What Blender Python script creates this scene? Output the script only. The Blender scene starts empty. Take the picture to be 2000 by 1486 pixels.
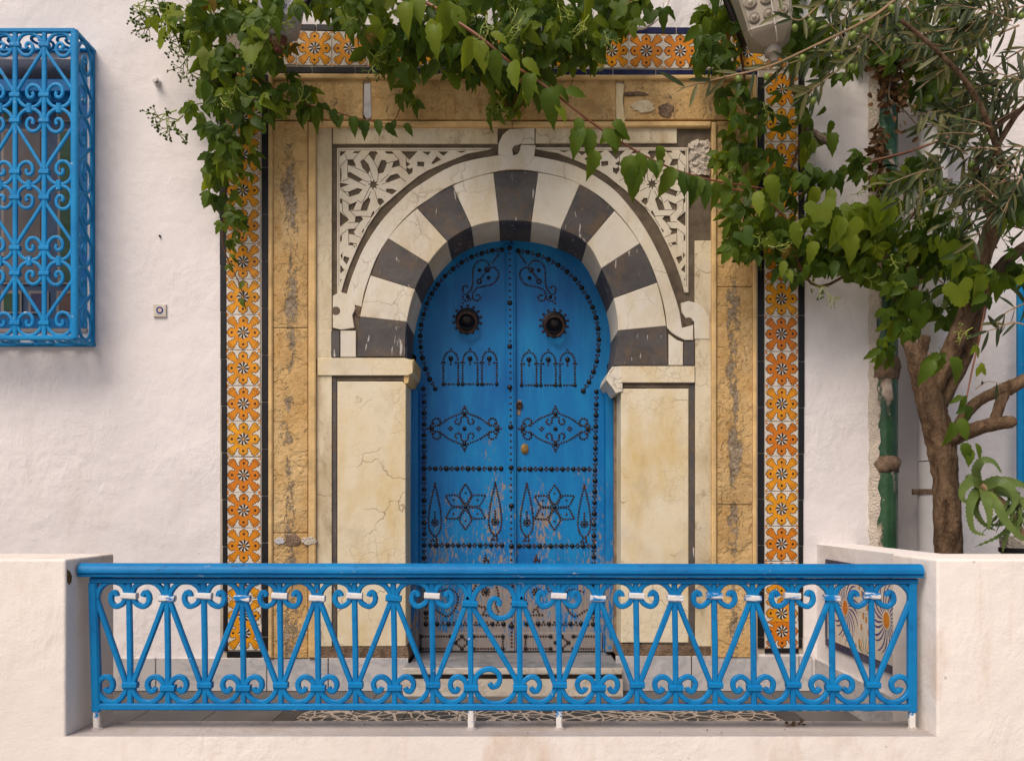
import bpy, bmesh, math, random
from mathutils import Vector, Matrix
R = math.radians
random.seed(7)
sc = bpy.context.scene
COL = sc.collection

# ------------------------------------------------------------------ camera, light, exposure
CAMZ, CAMD, FPX = 1.6, 5.0, 1750.0
cam_d = bpy.data.cameras.new('camera'); cam = bpy.data.objects.new('camera', cam_d); COL.objects.link(cam)
cam.location = (0, -CAMD, CAMZ); cam.rotation_euler = (R(90), 0, 0)
cam_d.sensor_width = 36; cam_d.lens = 31.5; cam_d.shift_y = 0.1225; cam_d.clip_end = 2000
sc.camera = cam
SUN_EL, SUN_AZ = 52.0, 212.0
w = bpy.data.worlds.new('World'); sc.world = w; w.use_nodes = True
nt = w.node_tree; bg = nt.nodes['Background']
sky = nt.nodes.new('ShaderNodeTexSky'); sky.sky_type = 'NISHITA'; sky.sun_disc = False
sky.sun_elevation = R(SUN_EL); sky.sun_rotation = R(SUN_AZ); sky.dust_density = 3.0; sky.air_density = 0.7; sky.ozone_density = 0.6
nt.links.new(sky.outputs[0], bg.inputs[0]); bg.inputs[1].default_value = 0.075
sun_d = bpy.data.lights.new('sun', 'SUN'); sun = bpy.data.objects.new('sun', sun_d); COL.objects.link(sun)
sun_d.energy = 1.9; sun_d.angle = R(36); sun_d.color = (1.0, 0.875, 0.745)
sd = Vector((math.sin(R(SUN_AZ)) * math.cos(R(SUN_EL)), math.cos(R(SUN_AZ)) * math.cos(R(SUN_EL)), math.sin(R(SUN_EL))))
sun.rotation_euler = sd.to_track_quat('Z', 'Y').to_euler(); sun.location = (0, -8, 12)
vs = sc.view_settings; vs.view_transform = 'Standard'; vs.look = 'None'; vs.gamma = 1; vs.use_curve_mapping = False
vs.exposure = 0.72

# ------------------------------------------------------------------ helpers
def P(px, py, y=0.0):
    d = y + CAMD
    return Vector(((px - 1000) / FPX * d, y, CAMZ + (988 - py) / FPX * d))
def S(n, y=0.0): return n / FPX * (y + CAMD)

class MB:
    def __init__(self): self.v = []; self.f = []; self.m = []
    def add(self, vs_, fs, mi=0):
        o = len(self.v); self.v += [tuple(a) for a in vs_]
        for f in fs: self.f.append(tuple(i + o for i in f)); self.m.append(mi)
    def box(self, a, b, mi=0, ch=0.0):
        x0, y0, z0 = a; x1, y1, z1 = b
        if x0 > x1: x0, x1 = x1, x0
        if z0 > z1: z0, z1 = z1, z0
        if y0 > y1: y0, y1 = y1, y0
        self.add([(x0,y0,z0),(x1,y0,z0),(x1,y1,z0),(x0,y1,z0),(x0,y0,z1),(x1,y0,z1),(x1,y1,z1),(x0,y1,z1)],
                 [(0,1,5,4),(1,2,6,5),(2,3,7,6),(3,0,4,7),(4,5,6,7),(3,2,1,0)], mi)
    def prism(self, xz, yf, yb, ch=0.0, mi=0):
        n = len(xz)
        area = sum(xz[i][0]*xz[(i+1)%n][1]-xz[(i+1)%n][0]*xz[i][1] for i in range(n))
        if area < 0: xz = xz[::-1]
        def inset(d):
            out = []
            for i in range(n):
                p0, p1, p2 = Vector(xz[i-1]), Vector(xz[i]), Vector(xz[(i+1)%n])
                e1 = (p1-p0); e2 = (p2-p1)
                if e1.length < 1e-9 or e2.length < 1e-9: out.append(tuple(p1)); continue
                e1.normalize(); e2.normalize()
                n1 = Vector((-e1.y, e1.x)); n2 = Vector((-e2.y, e2.x)); b = n1+n2
                k = max(0.35, b.dot(n1)) if b.length > 1e-6 else 1
                out.append(tuple(p1 + b*(d/k)))
            return out
        if ch > 0:
            ins = inset(ch)
            rings = [[(x, yf, z) for x, z in ins], [(x, yf+ch*.8, z) for x, z in xz], [(x, yb, z) for x, z in xz]]
        else: rings = [[(x, yf, z) for x, z in xz], [(x, yb, z) for x, z in xz]]
        vv = [p for r in rings for p in r]; ff = [tuple(range(n))]
        for r in range(len(rings)-1):
            for i in range(n):
                j = (i+1) % n
                ff.append((r*n+i, (r+1)*n+i, (r+1)*n+j, r*n+j))
        ff.append(tuple(range((len(rings)-1)*n, len(rings)*n))[::-1])
        self.add(vv, ff, mi)
    def flat(self, xz, y, mi=0):
        n = len(xz)
        self.add([(x, y, z) for x, z in xz], [tuple(range(n))], mi)
    def sweep(self, pts, nrm, wd, dp, mi=0, t0=1.0):
        nrm = Vector(nrm).normalized(); n = len(pts); o = []
        c = .20
        prof = [(-.5, -.5+c), (-.5+c, -.5), (.5-c, -.5), (.5, -.5+c), (.5, .5-c), (.5-c, .5), (-.5+c, .5), (-.5, .5-c)]
        for i, p in enumerate(pts):
            a = Vector(pts[max(0, i-1)]); b = Vector(pts[min(n-1, i+1)])
            t = (b-a).normalized(); s = nrm.cross(t).normalized()
            k = 1.0
            jw = 1+random.uniform(-.045, .045)
            for u, v in prof: o.append(Vector(p) + s*(u*wd*jw+random.uniform(-.00035, .00035)) + nrm*(v*dp))
        ff = []
        for i in range(n-1):
            for k in range(8):
                ff.append((i*8+k, i*8+(k+1) % 8, (i+1)*8+(k+1) % 8, (i+1)*8+k))
        ff += [tuple(range(8))[::-1], tuple(range((n-1)*8, n*8))]
        self.add(o, ff, mi)
    def tube(self, pts, rad, seg=6, mi=0, rough=0.0):
        pts = [Vector(p) for p in pts]; n = len(pts); o = []
        if not hasattr(rad, '__len__'): rad = [rad]*n
        t = (pts[1]-pts[0]).normalized()
        up = Vector((0, 0, 1)) if abs(t.z) < .9 else Vector((1, 0, 0))
        s = t.cross(up).normalized()
        for i, p in enumerate(pts):
            t = (pts[min(n-1, i+1)]-pts[max(0, i-1)])
            if t.length < 1e-9: t = Vector((0,0,1))
            t.normalize(); s = (s - t*s.dot(t)).normalized(); b = t.cross(s)
            for k in range(seg):
                a = 2*math.pi*k/seg; r = rad[i]*(1+rough*random.uniform(-1, 1))
                o.append(p + (s*math.cos(a)+b*math.sin(a))*r)
        ff = []
        for i in range(n-1):
            for k in range(seg): ff.append((i*seg+k, i*seg+(k+1) % seg, (i+1)*seg+(k+1) % seg, (i+1)*seg+k))
        ff += [tuple(range(seg))[::-1], tuple(range((n-1)*seg, n*seg))]
        self.add(o, ff, mi)
    def lathe(self, prof, seg=16, mi=0, M=None):
        o = []
        for r, z in prof:
            for k in range(seg):
                a = 2*math.pi*k/seg; o.append(Vector((r*math.cos(a), r*math.sin(a), z)))
        if M is not None: o = [M @ p for p in o]
        n = len(prof); ff = []
        for i in range(n-1):
            for k in range(seg): ff.append((i*seg+k, i*seg+(k+1) % seg, (i+1)*seg+(k+1) % seg, (i+1)*seg+k))
        ff += [tuple(range(seg))[::-1], tuple(range((n-1)*seg, n*seg))]
        self.add(o, ff, mi)
    def mesh(self, name, mats, smooth=False, recalc=True, ang=40):
        me = bpy.data.meshes.new(name); me.from_pydata(self.v, [], self.f)
        if not isinstance(mats, (list, tuple)): mats = [mats]
        for m in mats: me.materials.append(m)
        me.polygons.foreach_set('material_index', self.m)
        if recalc:
            bm = bmesh.new(); bm.from_mesh(me); bmesh.ops.recalc_face_normals(bm, faces=bm.faces); bm.to_mesh(me); bm.free()
        if smooth:
            me.polygons.foreach_set('use_smooth', [True]*len(me.polygons)); me.set_sharp_from_angle(angle=R(ang))
        me.update(); return me

def wloc(o):
    v = Vector((0, 0, 0))
    while o is not None: v = v + Vector(o.location); o = o.parent
    return v
def tag(o, label=None, cat=None, group=None, kind=None):
    if label: o['label'] = label
    if cat: o['category'] = cat
    if group: o['group'] = group
    if kind: o['kind'] = kind
    return o
def thing(name, label, cat, loc=(0, 0, 0), group=None):
    o = bpy.data.objects.new(name, None); COL.objects.link(o); o.location = loc; o.empty_display_size = .05
    return tag(o, label, cat, group)
def put(name, mb, mats, parent=None, smooth=False, label=None, kind=None, recalc=True, ang=40):
    """link a mesh given in world coordinates as one object, origin at its middle"""
    me = mb.mesh(name, mats, smooth, recalc, ang) if isinstance(mb, MB) else mb
    xs = [v.co for v in me.vertices]
    c = Vector([(min(p[i] for p in xs)+max(p[i] for p in xs))/2 for i in range(3)])
    me.transform(Matrix.Translation(-c))
    o = bpy.data.objects.new(name, me); COL.objects.link(o)
    o.location = c - (wloc(parent) if parent else Vector())
    if parent: o.parent = parent
    if label: o['label'] = label
    if kind: o['kind'] = kind
    return o
def inst(name, me, parent, loc, scale=(1, 1, 1), rot=None, mat4=None):
    o = bpy.data.objects.new(name, me); COL.objects.link(o); o.parent = parent
    pl = wloc(parent) if parent else Vector()
    if mat4 is not None:
        m = mat4.copy(); m.translation = m.translation - pl; o.matrix_local = m
    else:
        o.location = Vector(loc) - pl; o.scale = scale
        if rot: o.rotation_euler = rot
    return o
def cat_rom(pts, k=6):
    pts = [Vector(p) for p in pts]; n = len(pts); out = []
    for i in range(n-1):
        p0, p1, p2, p3 = pts[max(0, i-1)], pts[i], pts[i+1], pts[min(n-1, i+2)]
        for j in range(k):
            t = j/k
            out.append(.5*((2*p1)+(p2-p0)*t+(2*p0-5*p1+4*p2-p3)*t*t+(3*p1-p0-3*p2+p3)*t**3))
    out.append(pts[-1]); return out
def xz(pts, y):
    return [(P(a, b, y).x, P(a, b, y).z) for a, b in pts]
def rect(x0, y0, x1, y1): return [(x0, y0), (x1, y0), (x1, y1), (x0, y1)]

# ------------------------------------------------------------------ materials
class G:
    def __init__(s, nt, b):
        s.nt = nt; s.b = b; s.p = s.nd('ShaderNodeNewGeometry').outputs['Position']; s._o = None
    def nd(s, t): return s.nt.nodes.new(t)
    def set(s, sock, v):
        if isinstance(v, bpy.types.NodeSocket): s.nt.links.new(v, sock)
        elif isinstance(v, tuple) and len(v) == 3 and sock.type == 'RGBA': sock.default_value = (*v, 1)
        else: sock.default_value = v
    def scl(s, x, y, z, vec=None):
        n = s.nd('ShaderNodeVectorMath'); n.operation = 'MULTIPLY'; s.set(n.inputs[0], vec or s.p); n.inputs[1].default_value = (x, y, z); return n.outputs[0]
    def noise(s, sc_, det=4, rough=.55, vec=None, dist=0.0, col=False):
        n = s.nd('ShaderNodeTexNoise'); s.set(n.inputs['Vector'], vec or s.p); n.inputs['Scale'].default_value = sc_
        n.inputs['Detail'].default_value = det; n.inputs['Roughness'].default_value = rough; n.inputs['Distortion'].default_value = dist
        return n.outputs['Color' if col else 'Fac']
    def vor(s, sc_, vec=None, feat='DISTANCE_TO_EDGE'):
        n = s.nd('ShaderNodeTexVoronoi'); n.feature = feat; s.set(n.inputs['Vector'], vec or s.p); n.inputs['Scale'].default_value = sc_
        return n.outputs['Distance']
    def warp(s, amt, sc_, vec=None):
        n = s.nd('ShaderNodeVectorMath'); n.operation = 'MULTIPLY_ADD'
        s.set(n.inputs[0], s.noise(sc_, 3, col=True)); n.inputs[1].default_value = (amt,)*3; s.set(n.inputs[2], vec or s.p); return n.outputs[0]
    def mr(s, f, a, b, c=0.0, d=1.0):
        n = s.nd('ShaderNodeMapRange'); s.set(n.inputs[0], f)
        for i, v in enumerate((a, b, c, d)): s.set(n.inputs[i+1], v)
        return n.outputs[0]
    def mix(s, f, a, b, mode='MIX'):
        n = s.nd('ShaderNodeMix'); n.data_type = 'RGBA'; n.blend_type = mode
        s.set(n.inputs[0], f); s.set(n.inputs[6], a); s.set(n.inputs[7], b); return n.outputs[2]
    def mt(s, op, a, b=0.0):
        n = s.nd('ShaderNodeMath'); n.operation = op; s.set(n.inputs[0], a); s.set(n.inputs[1], b); return n.outputs[0]
    def sep(s, i):
        n = s.nd('ShaderNodeSeparateXYZ'); s.set(n.inputs[0], s.p); return n.outputs[i]
    def rnd(s):
        return s.nd('ShaderNodeObjectInfo').outputs['Random']
    def bump(s, h, strength=.5, dist=.01, nrm=None):
        n = s.nd('ShaderNodeBump'); s.set(n.inputs['Height'], h); n.inputs['Strength'].default_value = strength; n.inputs['Distance'].default_value = dist
        if nrm: s.set(n.inputs['Normal'], nrm)
        s.set(s.b.inputs['Normal'], n.outputs[0]); return n.outputs[0]
    def out(s, col, rough=.7, spec=.3, metal=0.0):
        s.set(s.b.inputs['Base Color'], col); s.set(s.b.inputs['Roughness'], rough)
        s.b.inputs['Specular IOR Level'].default_value = spec; s.b.inputs['Metallic'].default_value = metal
def newmat(name):
    m = bpy.data.materials.new(name); m.use_nodes = True
    return m, G(m.node_tree, m.node_tree.nodes['Principled BSDF'])
def simple(name, col, rough=.6, spec=.3, metal=0.0, var=.15, sc_=12, bump=.2, bd=.003):
    m, g = newmat(name)
    f = g.noise(sc_, 5)
    c = g.mix(g.mr(f, .3, .7), tuple(c*(1-var) for c in col), tuple(min(1, c*(1+var)) for c in col))
    g.out(c, rough, spec, metal); g.bump(g.noise(sc_*6, 4), bump, bd); return m

def plaster(name, c1, c2, stain, amt=.5, bs=.45):
    m, g = newmat(name)
    c = g.mix(g.mr(g.noise(1.1, 5), .35, .68), c1, c2)
    st = g.mr(g.noise(2.3, 8, .68, g.scl(1, 1, .45)), .56, .78, 0, amt)
    c = g.mix(st, c, stain)
    dr = g.mt('MULTIPLY', g.mr(g.noise(1, 5, .6, g.scl(9, 1, .9)), .55, .75, 0, amt*.7), g.mr(g.noise(1.9, 3), .45, .6))
    c = g.mix(dr, c, stain)
    sp = g.mr(g.noise(26, 3, .5), .745, .77, 0, .55)
    c = g.mix(sp, c, (.22, .15, .10))
    g.out(c, .85, .2)
    pt = g.mr(g.noise(1.3, 4), .42, .62, .15, 1)
    h = g.mt('ADD', g.mt('MULTIPLY', g.noise(3.2, 5, .5), 1.5), g.mt('MULTIPLY', g.mt('MULTIPLY', g.noise(13, 6, .62, g.warp(.15, 3)), .75), pt))
    h = g.mt('ADD', h, g.mt('MULTIPLY', g.mt('MULTIPLY', g.noise(7, 4, .5, g.scl(3.2, 1, .9, g.warp(.6, 1.4))), .5), pt))
    h = g.mt('ADD', h, g.mt('MULTIPLY', g.noise(110, 3, .6), .14))
    g.bump(h, bs, .022)
    return m
M = {}
M['plaster'] = plaster('wall_plaster', (.70, .655, .64), (.76, .715, .70), (.56, .49, .45), .5, .5)
M['parapet'] = plaster('parapet_plaster', (.73, .665, .61), (.78, .72, .67), (.52, .38, .27), .85, .45)
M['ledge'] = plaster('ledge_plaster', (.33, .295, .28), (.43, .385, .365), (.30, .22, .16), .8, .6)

def limestone():
    m, g = newmat('yellow_limestone')
    c = g.mix(g.mr(g.noise(4, 7, .6), .3, .7), (.49, .29, .105), (.62, .43, .205))
    c = g.mix(g.mr(g.noise(2.6, 6, .6, g.scl(1, 1, .6)), .5, .66, 0, .8), c, (.64, .47, .25))
    c = g.mix(g.mr(g.noise(9, 6, .65, g.scl(1, 1, .7)), .56, .66, 0, .5), c, (.36, .18, .05))
    c = g.mix(g.mr(g.noise(1.5, 6, .65, g.warp(.3, 2)), .50, .72, 0, .6), c, (.33, .20, .085))
    # lost surface: grey mortar in a ragged run down the middle of each post
    dx = g.mt('ABSOLUTE', g.mt('SUBTRACT', g.mt('ABSOLUTE', g.sep(0)), 1.232))
    col = g.mt('MULTIPLY', g.mr(dx, .015, .09, .085, -.12), g.mr(g.sep(2), 3.55, 3.75, 1, 0))
    f = g.mt('ADD', g.mt('MULTIPLY', g.noise(3.1, 10, .74, g.scl(2.4, 1, .9, g.warp(.06, 8)), 0), .8), g.mt('MULTIPLY', g.noise(70, 4, .65), .2))
    pm = g.mr(g.mt('ADD', f, col), .575, .605)
    c = g.mix(g.mt('MULTIPLY', pm, .85), c, g.mix(g.mr(g.noise(60, 4), .35, .65), (.12, .095, .07), (.36, .30, .23)))
    pit = g.mr(g.noise(55, 3, .6), .66, .72)
    c = g.mix(g.mt('MULTIPLY', pit, .6), c, (.20, .11, .04))
    g.out(c, .9, .15)
    fl = g.mr(g.noise(8, 7, .6, g.warp(.25, 4)), .47, .53)
    h = g.mt('SUBTRACT', g.mt('ADD', g.mt('ADD', g.mt('MULTIPLY', g.noise(7, 8, .65, g.warp(.2, 4)), 1.2), g.mt('MULTIPLY', fl, .3)), g.mt('MULTIPLY', g.noise(40, 5, .6), .35)), g.mt('ADD', g.mt('MULTIPLY', pm, .18), g.mt('MULTIPLY', pit, .25)))
    g.bump(h, .85, .022); return m
M['lime'] = limestone()
M['lime_trim'] = simple('pale_limestone_trim', (.60, .41, .19), .9, .15, var=.22, sc_=9, bump=.5, bd=.006)
def cream(name, c1, c2, st, crack=.6, sc_=6.5, grime=0.0):
    m, g = newmat(name)
    c = g.mix(g.mr(g.noise(3.2, 6, .6), .3, .7), c1, c2)
    c = g.mix(g.mr(g.noise(2.4, 7, .65, g.scl(1.3, 1, .6)), .46, .68, 0, .85), c, st)
    c = g.mix(g.mr(g.noise(1.7, 4, .6, g.warp(.3, 2)), .58, .74, 0, .5), c, (.46, .42, .37))
    wv = g.warp(.16, 7)
    big = g.mt('MULTIPLY', g.mr(g.vor(sc_*.55, wv), .004, .013, 1, 0), g.mr(g.noise(2.3, 3), .50, .60))
    fine = g.mt('MULTIPLY', g.mr(g.vor(sc_*3.2, g.warp(.05, 16)), .012, .045, 1, 0), g.mr(g.noise(2.0, 4, .6, g.warp(.5, 1)), .50, .64, 0, .6))
    ck = g.mt('MAXIMUM', big, fine)
    c = g.mix(g.mt('MULTIPLY', ck, crack), c, (.24, .15, .07))
    sp = g.mr(g.noise(34, 4, .6), .70, .76, 0, .6)
    c = g.mix(sp, c, (.26, .18, .10))
    if grime:
        gm = g.mr(g.noise(4.5, 10, .76, g.scl(1.2, 1, .7, g.warp(.1, 5))), .53, .66, 0, grime)
        c = g.mix(gm, c, (.25, .18, .105))
        wv2 = g.mr(g.noise(55, 5, .7), .60, .70, 0, grime); c = g.mix(wv2, c, (.16, .11, .07))
    g.out(c, .6, .25)
    h = g.mt('SUBTRACT', g.mt('ADD', g.mt('MULTIPLY', g.noise(9, 5), .5), g.mt('MULTIPLY', g.noise(35, 4), .15)), g.mt('MULTIPLY', ck, .4))
    g.bump(h, .5, .010); return m
M['cream'] = cream('cracked_cream_marble', (.67, .56, .37), (.70, .63, .48), (.58, .41, .15), .6, 6.5, .22)
M['white_stone'] = cream('white_arch_marble', (.66, .595, .48), (.71, .66, .56), (.56, .44, .25), .45, 9, .22)
M['strap'] = cream('carved_strap_marble', (.62, .55, .42), (.68, .61, .49), (.52, .40, .24), .2, 14, .4)
M['border'] = cream('weathered_border_marble', (.60, .51, .34), (.68, .60, .44), (.36, .25, .12), .5, 8, .7)
M['inlay'] = simple('dark_brown_inlay', (.115, .088, .060), .85, .2, var=.35, sc_=14, bump=.4)
def blackstone():
    m, g = newmat('black_marble')
    c = g.mix(g.mr(g.noise(5, 6, .65), .35, .7), (.052, .048, .050), (.115, .100, .090))
    c = g.mix(g.mr(g.noise(7, 9, .74, g.warp(.1, 6)), .48, .62, 0, .75), c, (.14, .090, .046))
    sv = g.scl(11, 9, 1.5, g.warp(.25, 1.5))
    c = g.mix(g.mr(g.noise(4, 3, .5, sv), .665, .69, 0, .85), c, (.5, .46, .42))
    c = g.mix(g.mr(g.noise(60, 3, .6), .68, .74, 0, .5), c, (.30, .26, .22))
    g.out(c, .55, .3); g.bump(g.noise(20, 6), .5, .006); return m
M['black'] = blackstone()
def blue_metal():
    m, g = newmat('blue_painted_iron')
    c = g.mix(g.mr(g.noise(5, 4), .3, .7), (.0, .150, .39), (.0, .195, .46))
    c = g.mix(g.mr(g.noise(17, 7, .7), .52, .68, 0, .55), c, (.0, .085, .26))
    ch = g.mr(g.noise(21, 6, .7), .685, .70)
    c = g.mix(ch, c, g.mix(g.mr(g.noise(9, 2), .45, .55), (.10, .05, .025), (.62, .64, .66)))
    g.out(c, .5, .25)
    h = g.mt('SUBTRACT', g.mt('ADD', g.mt('ADD', g.mt('MULTIPLY', g.noise(45, 4), .6), g.mt('MULTIPLY', g.noise(22, 3), .7)), g.mt('MULTIPLY', g.noise(160, 3), .3)), g.mt('MULTIPLY', ch, .5))
    g.bump(h, .5, .004); return m
M['blue'] = blue_metal()
def blue_grille():
    m, g = newmat('blue_grille_paint')
    c = g.mix(g.mr(g.noise(6, 5), .3, .7), (.0, .165, .41), (.005, .235, .52))
    ch = g.mr(g.noise(24, 5, .68), .68, .70)
    c = g.mix(ch, c, g.mix(g.mr(g.noise(9, 2), .45, .55), (.10, .05, .025), (.60, .60, .60)))
    g.out(c, .5, .25); g.bump(g.mt('SUBTRACT', g.noise(60, 5), g.mt('MULTIPLY', ch, .5)), .5, .004); return m
M['grille'] = blue_grille()
def blue_rail():
    m, g = newmat('handrail_peeling_blue')
    c = g.mix(g.mr(g.noise(4, 5), .3, .7), (.0, .125, .34), (.0, .185, .44))
    ch = g.mr(g.noise(1, 6, .7, g.scl(14, 60, 90, g.warp(.03, 8))), .635, .66)
    c = g.mix(ch, c, g.mix(g.mr(g.noise(9, 2), .56, .60), (.045, .04, .04), (.55, .56, .58)))
    g.out(c, .5, .25); g.bump(g.mt('SUBTRACT', g.mt('ADD', g.noise(30, 5), g.mt('MULTIPLY', g.noise(1, 4, .6, g.scl(8, 80, 120)), .6)), g.mt('MULTIPLY', ch, .6)), .6, .004); return m
M['rail'] = blue_rail()
def blue_low():
    m, g = newmat('bottom_bar_chipped_blue')
    c = g.mix(g.mr(g.noise(5, 4), .3, .7), (.0, .140, .37), (.0, .185, .44))
    z0 = 1.6+(988-1387)/1750*3.67
    k = g.mr(g.mt('ADD', g.noise(22, 5, .65), g.mr(g.sep(2), z0-.002, z0+.012, .20, -.30)), .56, .60)
    c = g.mix(k, c, (.62, .60, .58)); g.out(c, .55, .25); g.bump(g.mt('SUBTRACT', g.noise(50, 5), g.mt('MULTIPLY', k, .6)), .6, .005); return m
M['rail_low'] = blue_low()
def chipped(name, lo, hi):
    m, g = newmat(name)
    k = g.mr(g.noise(38, 5, .6, g.scl(.6, 1, 1.6)), lo, hi)
    c = g.mix(k, (.0, .18, .48), (.66, .64, .63))
    g.out(c, .6, .3); g.bump(g.noise(70, 4), .6, .004); return m
M['chip_white'] = chipped('collar_white_chipped', .30, .42)
M['chip_half'] = chipped('collar_half_chipped', .46, .54)
def legmat():
    m, g = newmat('railing_foot_chipped')
    z = g.sep(2)
    k = g.mr(g.mt('ADD', g.noise(40, 5), g.mr(z, .69, .80, .30, -.22)), .49, .55)
    c = g.mix(k, (.0, .18, .48), (.70, .67, .63))
    rz = g.mr(g.mt('ADD', g.noise(55, 3), g.mr(z, .68, .72, .25, -.2)), .62, .68)
    c = g.mix(rz, c, (.16, .07, .025)); g.out(c, .6, .3); g.bump(g.noise(60, 4), .6, .004); return m
M['leg'] = legmat()
def doorwood(name, z0=1.05, z1=2.45, amt=.0):
    m, g = newmat(name)
    base = g.mix(g.mr(g.noise(2.2, 4), .3, .7), (.0, .105, .34), (.0, .185, .45))
    base = g.mix(g.mr(g.noise(5, 6, .65, g.scl(3, 1, .5)), .45, .7, 0, .6), base, (.005, .235, .50))
    grain = g.noise(1, 6, .66, g.scl(95, 10, 24, g.warp(.02, 6)))
    big = g.noise(2.6, 5, .6, g.scl(1.6, 1, .8))
    z = g.sep(2)
    wear = g.mt('ADD', g.mt('MULTIPLY', grain, .62), g.mt('ADD', g.mt('MULTIPLY', big, .55), g.mr(z, .72, 2.45, .172+amt, -.150)))
    k = g.mr(wear, .655, .70)
    wood = g.mix(g.mr(g.noise(1, 5, .6, g.scl(50, 5, 2.5)), .3, .7), (.20, .152, .108), (.34, .255, .175))
    wood = g.mix(g.mr(z, .7, 1.3, .55, 0), wood, (.22, .19, .165))
    c = g.mix(g.mt('MULTIPLY', k, .9), base, wood)
    g.out(c, g.mr(k, 0, 1, .42, .8), .35)
    h = g.mt('SUBTRACT', g.mt('MULTIPLY', g.noise(1, 4, .5, g.scl(60, 10, 3)), .5), g.mt('MULTIPLY', k, .5))
    g.bump(h, .4, .004); return m
M['door'] = doorwood('worn_blue_door_wood')
M['frame'] = doorwood('blue_frame_wood', amt=-.06)
M['kick'] = doorwood('bare_kickboard_wood', amt=.10)
M['wood_raw'] = simple('weathered_grey_wood', (.20, .145, .10), .85, .2, var=.4, sc_=18, bump=.5)
M['iron'] = simple('black_iron', (.018, .016, .016), .42, .5, .6, var=.3, sc_=30, bump=.25)
M['rust'] = simple('rusty_nail_iron', (.050, .022, .014), .6, .4, .3, var=.5, sc_=18, bump=.4)
M['brass'] = simple('old_brass', (.30, .18, .06), .4, .5, .8, var=.3, sc_=40)
M['marble'] = None
def greymarble(name, a, b, vein):
    m, g = newmat(name)
    c = g.mix(g.mr(g.noise(2.2, 5), .3, .7), a, b)
    v = g.mr(g.noise(3, 6, .65, g.scl(1.2, 1, 2.4, g.warp(.5, 1.5))), .46, .50, 0, 1)
    v2 = g.mt('MULTIPLY', v, g.mr(g.noise(3, 6, .65, g.scl(1.2, 1, 2.4, g.warp(.5, 1.5))), .50, .56, 1, 0))
    c = g.mix(g.mt('MULTIPLY', v2, .55), c, vein)
    c = g.mix(g.mr(g.noise(3, 6, .7), .58, .75, 0, .4), c, (.34, .27, .2))
    g.out(c, .45, .4); g.bump(g.noise(30, 4), .12, .003); return m
M['marble'] = greymarble('grey_white_marble', (.44, .42, .415), (.54, .52, .51), (.27, .27, .30))
M['step'] = greymarble('door_step_marble', (.17, .17, .18), (.26, .26, .27), (.07, .075, .085))
M['step_edge'] = greymarble('step_edge_marble', (.50, .44, .36), (.58, .53, .46), (.3, .25, .2))
M['slate'] = simple('dark_grey_floor_tile', (.085, .080, .078), .5, .35, var=.25, sc_=5, bump=.15)
M['slate_dark'] = simple('black_floor_tile', (.030, .029, .030), .45, .35, var=.25, sc_=6, bump=.15)
M['recess_shade'] = simple('painted_shade_stone', (.07, .055, .045), .8, .2)  # dark colour stands in for shade in the recess under the step slab
def floorprint():
    m, g = newmat('patterned_floor_tile')
    e = g.mt('MINIMUM', g.vor(13.0, g.scl(1, 1, 0)), g.mt('ADD', g.vor(7, g.scl(1, 1, 0)), .0))
    c = g.mix(g.mr(e, .035, .05, 1, 0), (.022, .020, .020), (.36, .30, .25))
    g.out(c, .45, .35); g.bump(g.noise(30, 3), .15, .003); return m
M['floorprint'] = floorprint()
M['grout'] = simple('pale_grout', (.42, .36, .29), .9, .1)
def glaze(name, col, rough=.18, var=.12, rv=0.0, col2=None):
    m, g = newmat(name)
    c = g.mix(g.mr(g.noise(22, 4), .3, .7), tuple(x*(1-var) for x in col), tuple(x*(1+var) for x in col))
    if col2: c = g.mix(g.mt('MULTIPLY', g.rnd(), .85), c, col2)
    g.out(c, g.mr(g.noise(8, 5), .3, .75, rough, rough+.25), .3); g.bump(g.noise(14, 3), .10, .004); return m
M['t_white'] = glaze('tile_white_glaze', (.60, .54, .46))
M['t_orange'] = glaze('tile_orange_glaze', (.66, .29, .010), .25, .25, col2=(.50, .12, .006))
M['t_black'] = glaze('tile_black_glaze', (.010, .009, .010), .3)
M['t_line'] = glaze('tile_outline_glaze', (.022, .016, .012), .25)
M['t_navy'] = glaze('tile_navy_glaze', (.012, .014, .060), .15)
M['t_green'] = glaze('tile_green_glaze', (.05, .13, .03), .2)
M['t_blueline'] = glaze('tile_blue_line_glaze', (.022, .030, .19), .2)
M['pane'] = simple('dull_window_glass', (.135, .115, .105), .18, .5, var=.12, sc_=3, bump=.05)
M['pane_green'] = simple('green_window_glass', (.035, .075, .03), .18, .5, var=.15, sc_=3, bump=.05)
M['pane_violet'] = simple('violet_window_glass', (.055, .045, .10), .18, .5, var=.15, sc_=3, bump=.05)
M['pane_amber'] = simple('amber_window_glass', (.13, .07, .045), .18, .5, var=.15, sc_=3, bump=.05)
M['sash'] = simple('slate_blue_sash', (.05, .085, .15), .5, .3, var=.2)
M['bead'] = simple('pale_glazing_bead', (.22, .19, .17), .6, .3)
M['pvc'] = simple('white_pvc_pipe', (.66, .63, .61), .4, .4, var=.07, sc_=5, bump=.08)
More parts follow.
